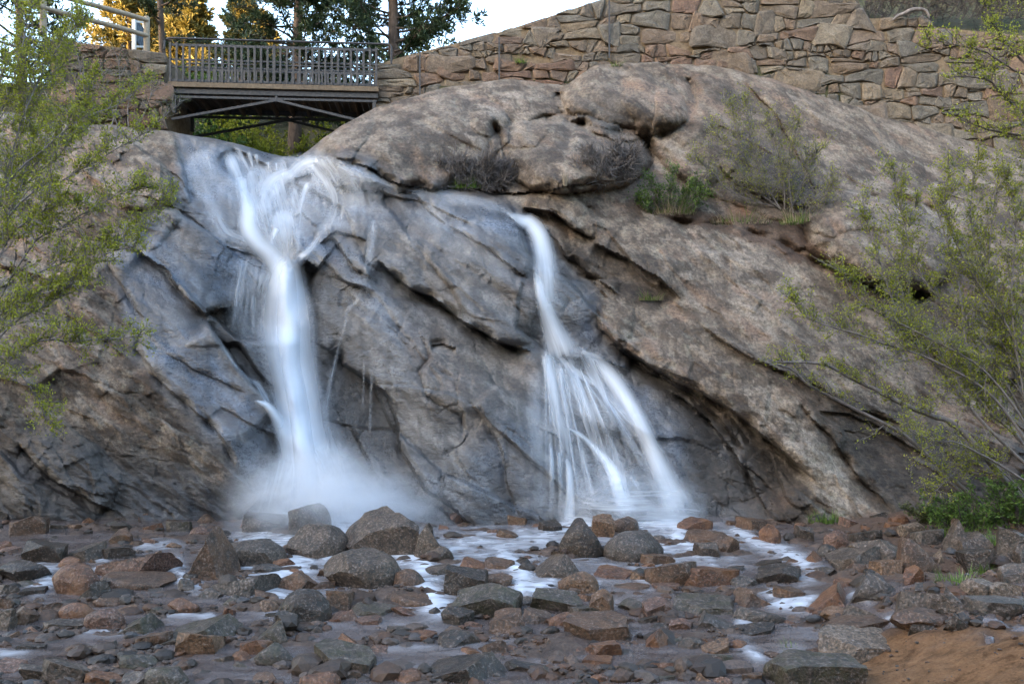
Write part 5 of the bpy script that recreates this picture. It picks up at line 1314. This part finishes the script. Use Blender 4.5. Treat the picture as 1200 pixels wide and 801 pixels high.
def cgd(pts, lift=0.0): 
    p0 = pts[0]; Y = float(cliff_depth([p0[0]], [p0[1]])[0]) - .05; return [U(x, y, Y - lift * i) for i, (x, y) in enumerate(pts)]
shrub('bare_shrub', 'bare grey shrub with sparse leaves growing from the rock ledge', [
 (cgd([(915,245),(880,215),(850,170),(832,145)], .12),), (cgd([(915,245),(890,200),(880,150),(872,112)], .1),), (cgd([(920,245),(915,200),(905,160),(900,135)], .1),), (cgd([(925,248),(940,215),(950,190),(962,175)], .12),),
 (cgd([(930,250),(925,210),(930,170),(935,140)], .1),), (cgd([(910,243),(860,225),(835,200),(812,180)], .15),), (cgd([(935,262),(955,240),(970,225),(978,212)], .1), .8), (cgd([(905,240),(875,190),(862,150),(858,122)], .1),)],
 15, M_LEAF, .04, 40, .66, 7, 1, twig=M_TWIG, r0=.018, spread=.75, t0=.1)
shrub('dry_brush', 'grey dry brush in the rock crevice above the dark left ledge', [(cgd([(555,222),(545,205),(538,190)], .12),), (cgd([(565,224),(570,205),(572,192)], .12),), (cgd([(575,226),(585,212),(592,200)], .12),), (cgd([(545,222),(528,208),(518,198)], .12),)],
 16, M_LEAF3, .03, 90, .6, 7, 0, r0=.016, rt=.009, spread=.7, t0=.05)
shrub('dry_brush', 'grey dry brush in the crevice left of the green bush', [(cgd([(715,215),(705,198),(690,180)], .12),), (cgd([(722,216),(722,195),(720,175)], .12),), (cgd([(730,215),(738,196),(742,178)], .12),), (cgd([(712,216),(695,205),(682,196)], .12),)],
 17, M_LEAF3, .03, 90, .6, 7, 0, r0=.016, rt=.009, spread=.7, t0=.05)
shrub('green_bush', 'bright green low bush on the ledge right of the domes', [(cgd([(775,246),(768,228),(760,212)], .14),), (cgd([(785,246),(786,225),(788,200)], .14),), (cgd([(795,246),(805,228),(815,212)], .14),), (cgd([(770,246),(758,238),(750,228)], .14),), (cgd([(800,248),(815,238),(828,230)], .14),)],
 18, M_LEAF2, .05, 26, .42, 5, 2, r0=.010, spread=.6, t0=.05)
def at_ground(px, py): X, Y, Z = ground_hit(px, py); return X, Y, Z
def tuft(name, label, base, h, n, rad, mats, seed, lean=.5, flat=.6):
    rg = np.random.default_rng(seed); base = np.asarray(base, float); root = tag(empty(name, base), label, 'grass tuft')
    for mi, (mat, frac) in enumerate(mats):
        m = int(n * frac); ang = rg.uniform(0, 6.28, m); rr_ = rad * np.sqrt(rg.random(m)); p = np.stack([rr_ * np.cos(ang), rr_ * np.sin(ang) * flat, 0 * ang], 1)
        out = np.stack([np.cos(ang), np.sin(ang), 0 * ang], 1) + rg.normal(0, .4, (m, 3)); L = h * rg.uniform(.25, 1.2, m) * (.55 + .45 * np.sin(p[:, 0] * 9 + seed) ** 2); V = []; w = .006 + .004 * rg.random(m)
        sd = np.cross(out, [0, 0, 1.0]); sd /= np.linalg.norm(sd, axis=1)[:, None] + 1e-9
        for t in (0, .4, .75, 1.0):
            c = p + np.array([0, 0, 1.0]) * (L * (t - .28 * lean * t * t))[:, None] + out * (L * lean * t * t * .75)[:, None]
            k = (w * (1 - t * .92))[:, None] * sd; V += [c - k, c + k]
        V = np.stack(V, 1).reshape(-1, 3); i = (np.arange(m) * 8)[:, None]
        F = np.concatenate([i + np.array([[2*s, 2*s+1, 2*s+3, 2*s+2]]) for s in range(3)])
        ob = link_mesh('blades', V, F, mat, root); set_attr(ob, 'tone', np.repeat(rg.random(m), 8))
    return root
def on_cliff(px, py): return U(px, py, float(cliff_depth([px], [py])[0]) - .06)
tuft('grass_tuft', 'dry straw grass hanging under the bright green bush', on_cliff(788, 252), .45, 420, .55, [(M_DRY, .7), (M_GRASS, .3)], 31, lean=1.1)
tuft('grass_tuft', 'dry and green grass on the ledge below the bare shrub', on_cliff(870, 262), .38, 420, .75, [(M_DRY, .7), (M_GRASS, .3)], 32, lean=1.2)
tuft('grass_tuft', 'green grass growing at the foot of the bare shrub', on_cliff(940, 262), .42, 420, .55, [(M_DRY, .25), (M_GRASS, .75)], 33, lean=.6)
tuft('grass_tuft', 'small green tuft in the crack beside the oval knob', on_cliff(762, 352), .24, 240, .28, [(M_DRY, .5), (M_GRASS, .5)], 34, lean=.9)
tuft('grass_tuft', 'vivid green grass in the crevice under the grey dome', on_cliff(545, 222), .34, 300, .42, [(M_GRASS, 1.)], 35)
tuft('grass_tuft', 'pale grass seedhead sticking out between dome and slab', on_cliff(662, 218), .42, 60, .06, [(M_DRY, 1.)], 36, lean=.2)
tuft('grass_tuft', 'green grass at the foot of the pale right slab', on_cliff(966, 612), .30, 300, .35, [(M_GRASS, 1.)], 37)
tuft('grass_tuft', 'green tuft beside the light grey bank stone', at_ground(1122, 690), .28, 240, .28, [(M_GRASS, .9), (M_DRY, .1)], 38)
tuft('grass_tuft', 'small green tuft inside the right rock pile', at_ground(1150, 672), .22, 160, .2, [(M_GRASS, 1.)], 39)
tuft('grass_tuft', 'little grass tuft at the sand edge by the pale slab', at_ground(928, 762), .14, 90, .14, [(M_GRASS, .7), (M_DRY, .3)], 40)
tuft('grass_tuft', 'grass tuft under the right shrub at the cliff foot', at_ground(1120, 628), .3, 260, .5, [(M_GRASS, .8), (M_DRY, .2)], 41)
tuft('grass_tuft', 'grass tuft on top of the right edge rock pile', at_ground(1165, 640), .28, 240, .35, [(M_GRASS, .8), (M_DRY, .2)], 42)
tuft('grass_tuft', 'green weed sprouting from a joint of the stone wall', U(610, 74, float(YW(610)) - .12), .22, 120, .16, [(M_GRASS, 1.)], 43, lean=.8)
tuft('grass_tuft', 'small green tuft where the wall meets the dome', U(723, 78, float(YW(723)) - .25), .22, 120, .16, [(M_GRASS, .6), (M_DRY, .4)], 44, lean=.8)
def mound(name, label, base, w, h, n, seed, mat=M_LEAF2, size=.06, cat='shrub'):
    """a low leafy bush: short stems and many small leaves"""
    rg = np.random.default_rng(seed); st = Sticks(); lv = []; base = np.asarray(base, float); root = tag(empty(name, base), label, cat)
    for k in range(n):
        a = rg.uniform(0, 6.28); d = np.array([math.cos(a) * w * rg.uniform(.1, 1), math.sin(a) * w * .6 * rg.uniform(.1, 1), h * rg.uniform(.45, 1.05)])
        p0 = base + np.array([d[0] * .35, d[1] * .35, -.05]); grow(st, rg, [p0, p0 + d * .5 + rg.normal(0, .04, 3), p0 + d], .010, .004, 7, h * .42, 3, lv, 2, t0=.15, spread=.7)
    st.build('stems', M_TWIGD, root); leaves_mesh('foliage', np.array(lv), size, mat, root, rg, flat=True); return root
mound('undergrowth_bush', 'dark green bush at the cliff foot under the right shrub', at_ground(1140, 622), .95, .75, 22, 51)
mound('undergrowth_bush', 'leafy bush at the right frame edge above the rock pile', at_ground(1192, 618), .8, .9, 20, 52, M_LEAF2)
mound('undergrowth_bush', 'low bush left of the dark green one under the right shrub', at_ground(1098, 612), .55, .45, 12, 53, M_LEAF3)
# thicket on the banks behind the bridge
hz1 = lambda X, Y: float(hill_z(np.array([X]), np.array([Y]))[0])
def on_hill(px, Y): X = (px - 600) / FPX * Y; return (X, Y, hz1(X, Y))
for k, (px, Y, w, h, mt, lb) in enumerate([(232, 28.0, 1.5, 1.9, M_LEAF2, 'leafy bush under the left end of the footbridge'), (275, 29.5, 1.6, 2.2, M_LEAF, 'fresh bush under the middle of the footbridge, left of the trunk'),
    (318, 28.5, 1.4, 1.7, M_LEAF, 'yellow-green bush behind the waterfall lip'), (388, 29.0, 1.5, 2.0, M_LEAF, 'yellow-green bush right of the trunk under the footbridge'), (425, 28.0, 1.2, 1.8, M_LEAF3, 'olive bush beside the right bridge abutment'),
    (250, 33, 2.2, 2.6, M_LEAF2, 'tall green thicket behind the left half of the bridge'), (350, 34, 2.2, 2.6, M_LEAF3, 'tall olive thicket behind the right half of the bridge'), (205, 27, 1.0, 1.6, M_LEAF, 'spring-green bush beside the left bridge abutment')]):
    mound('creekside_bush', lb, on_hill(px, Y), w, h, 36, 60 + k, mt, .12)
# roots and dark soil bank above the wall at upper right, with a bleached log
shrub('root_thicket', 'tangle of dark bare roots above the wall at upper right', [(guide([(x, 22), (x + 8, 8), (x + 20, -8), (x + 36, -26)], 24.9, 25.1),) for x in range(1008, 1240, 8)], 71, M_LEAF3, .03, 26, .7, 5, 0, twig=M_TWIGD, r0=.018, spread=.9, t0=.02)
lg = guide([(1046,24),(1052,19),(1060,16),(1068,12),(1078,11),(1086,14),(1089,22)], 24.45, 24.35)
log = tag(tube('driftwood_log', smooth_path(np.array(lg), 24), np.interp(np.linspace(0, 1, 24), [0, .2, .5, .8, 1], [.02, .05, .06, .045, .02]), M_TWIG, None, 8), 'bleached crooked log lying on the wall top at upper right', 'log')

# ---------------------------------------------------------------- pines
def pine(name, label, base, H, R, seed, needle=M_NEEDLE, low=.16, nlimb=46, tuft_n=9, blade=.16, trunk=.24, zmax=None, dead=0):
    rg = np.random.default_rng(seed); base = np.asarray(base, float); root = tag(empty(name, base), label, 'tree')
    st = Sticks(); tr = Sticks(); pts = np.stack([base + np.array([.12 * math.sin(z * .35 + seed), .1 * math.cos(z * .3), z]) for z in np.linspace(-.3, H, 18)])
    tr.add(pts, np.linspace(trunk, .03, 18), 10); P = []; D = []
    for k in range(nlimb):
        f = low + (1 - low) * (k + rg.random()) / nlimb; z = H * f
        a = rg.uniform(0, 6.28); L = R * (1 - f) ** .7 * rg.uniform(.6, 1.15) + .25
        d = np.array([math.cos(a), math.sin(a), rg.uniform(-.12, .22)]); p = base + np.array([0, 0, z]); q = [p]
        for s in range(6): d = nrm(d + rg.normal(0, .10, 3) + np.array([0, 0, .03])); q.append(q[-1] + d * L / 6)
        q = np.array(q); st.add(q, np.linspace(.035 * L / R + .015, .008, 7), 5)
        for s in range(2, 7):
            for j in range(3):
                d2 = nrm(d + rg.normal(0, .8, 3)); e = q[s] + d2 * L * .16 * rg.uniform(.4, 1.2); st.add(np.stack([q[s], (q[s] + e) / 2 + rg.normal(0, .02, 3), e]), [.008, .006, .004], 3)
                for t in (.55, 1.0):
                    c = q[s] * (1 - t) + e * t
                    for _ in range(tuft_n): P.append(c + rg.normal(0, .05, 3)); D.append(nrm(d2 + rg.normal(0, .75, 3) + np.array([0, 0, .35])))
    tr.build('trunk', M_BARK, root); st.build('limbs', M_BARK, root)
    leaves_mesh('crown', np.array(P), blade, needle, root, rg, aspect=.26, updir=np.array(D), flat=True); return root
pine('pine_tree', 'dark pine rising behind the middle of the footbridge', on_hill(345, 28.5), 11, 2.9, 81, M_NEEDLE, low=.22, nlimb=80, tuft_n=11, blade=.19, trunk=.26)
pine('pine_tree', 'tall dark pine behind the right end of the footbridge', on_hill(457, 29.5), 12, 3.3, 82, M_NEEDLE, low=.10, nlimb=110, tuft_n=12, blade=.2, trunk=.27)
pine('pine_tree', 'slim bare-stemmed pine behind the fence post', on_hill(187, 31), 12, 1.6, 83, M_NEEDLE, low=.30, nlimb=40, tuft_n=7, trunk=.14)
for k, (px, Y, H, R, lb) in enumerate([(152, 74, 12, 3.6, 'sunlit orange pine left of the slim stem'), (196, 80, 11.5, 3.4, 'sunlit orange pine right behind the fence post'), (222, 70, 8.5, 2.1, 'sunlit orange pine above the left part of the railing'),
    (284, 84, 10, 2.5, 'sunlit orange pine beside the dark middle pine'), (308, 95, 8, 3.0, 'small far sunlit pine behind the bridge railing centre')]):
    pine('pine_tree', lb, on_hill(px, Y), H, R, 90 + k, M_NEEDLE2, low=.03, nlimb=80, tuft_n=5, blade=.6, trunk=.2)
for k, (px, Y, lb) in enumerate([(25, 27, 'dark evergreen in the upper left corner')]):
    pine('pine_tree', lb, on_hill(px, Y), 7, 2.2, 110 + k, M_NEEDLE, low=.03, nlimb=60, tuft_n=6, blade=.2, trunk=.16)
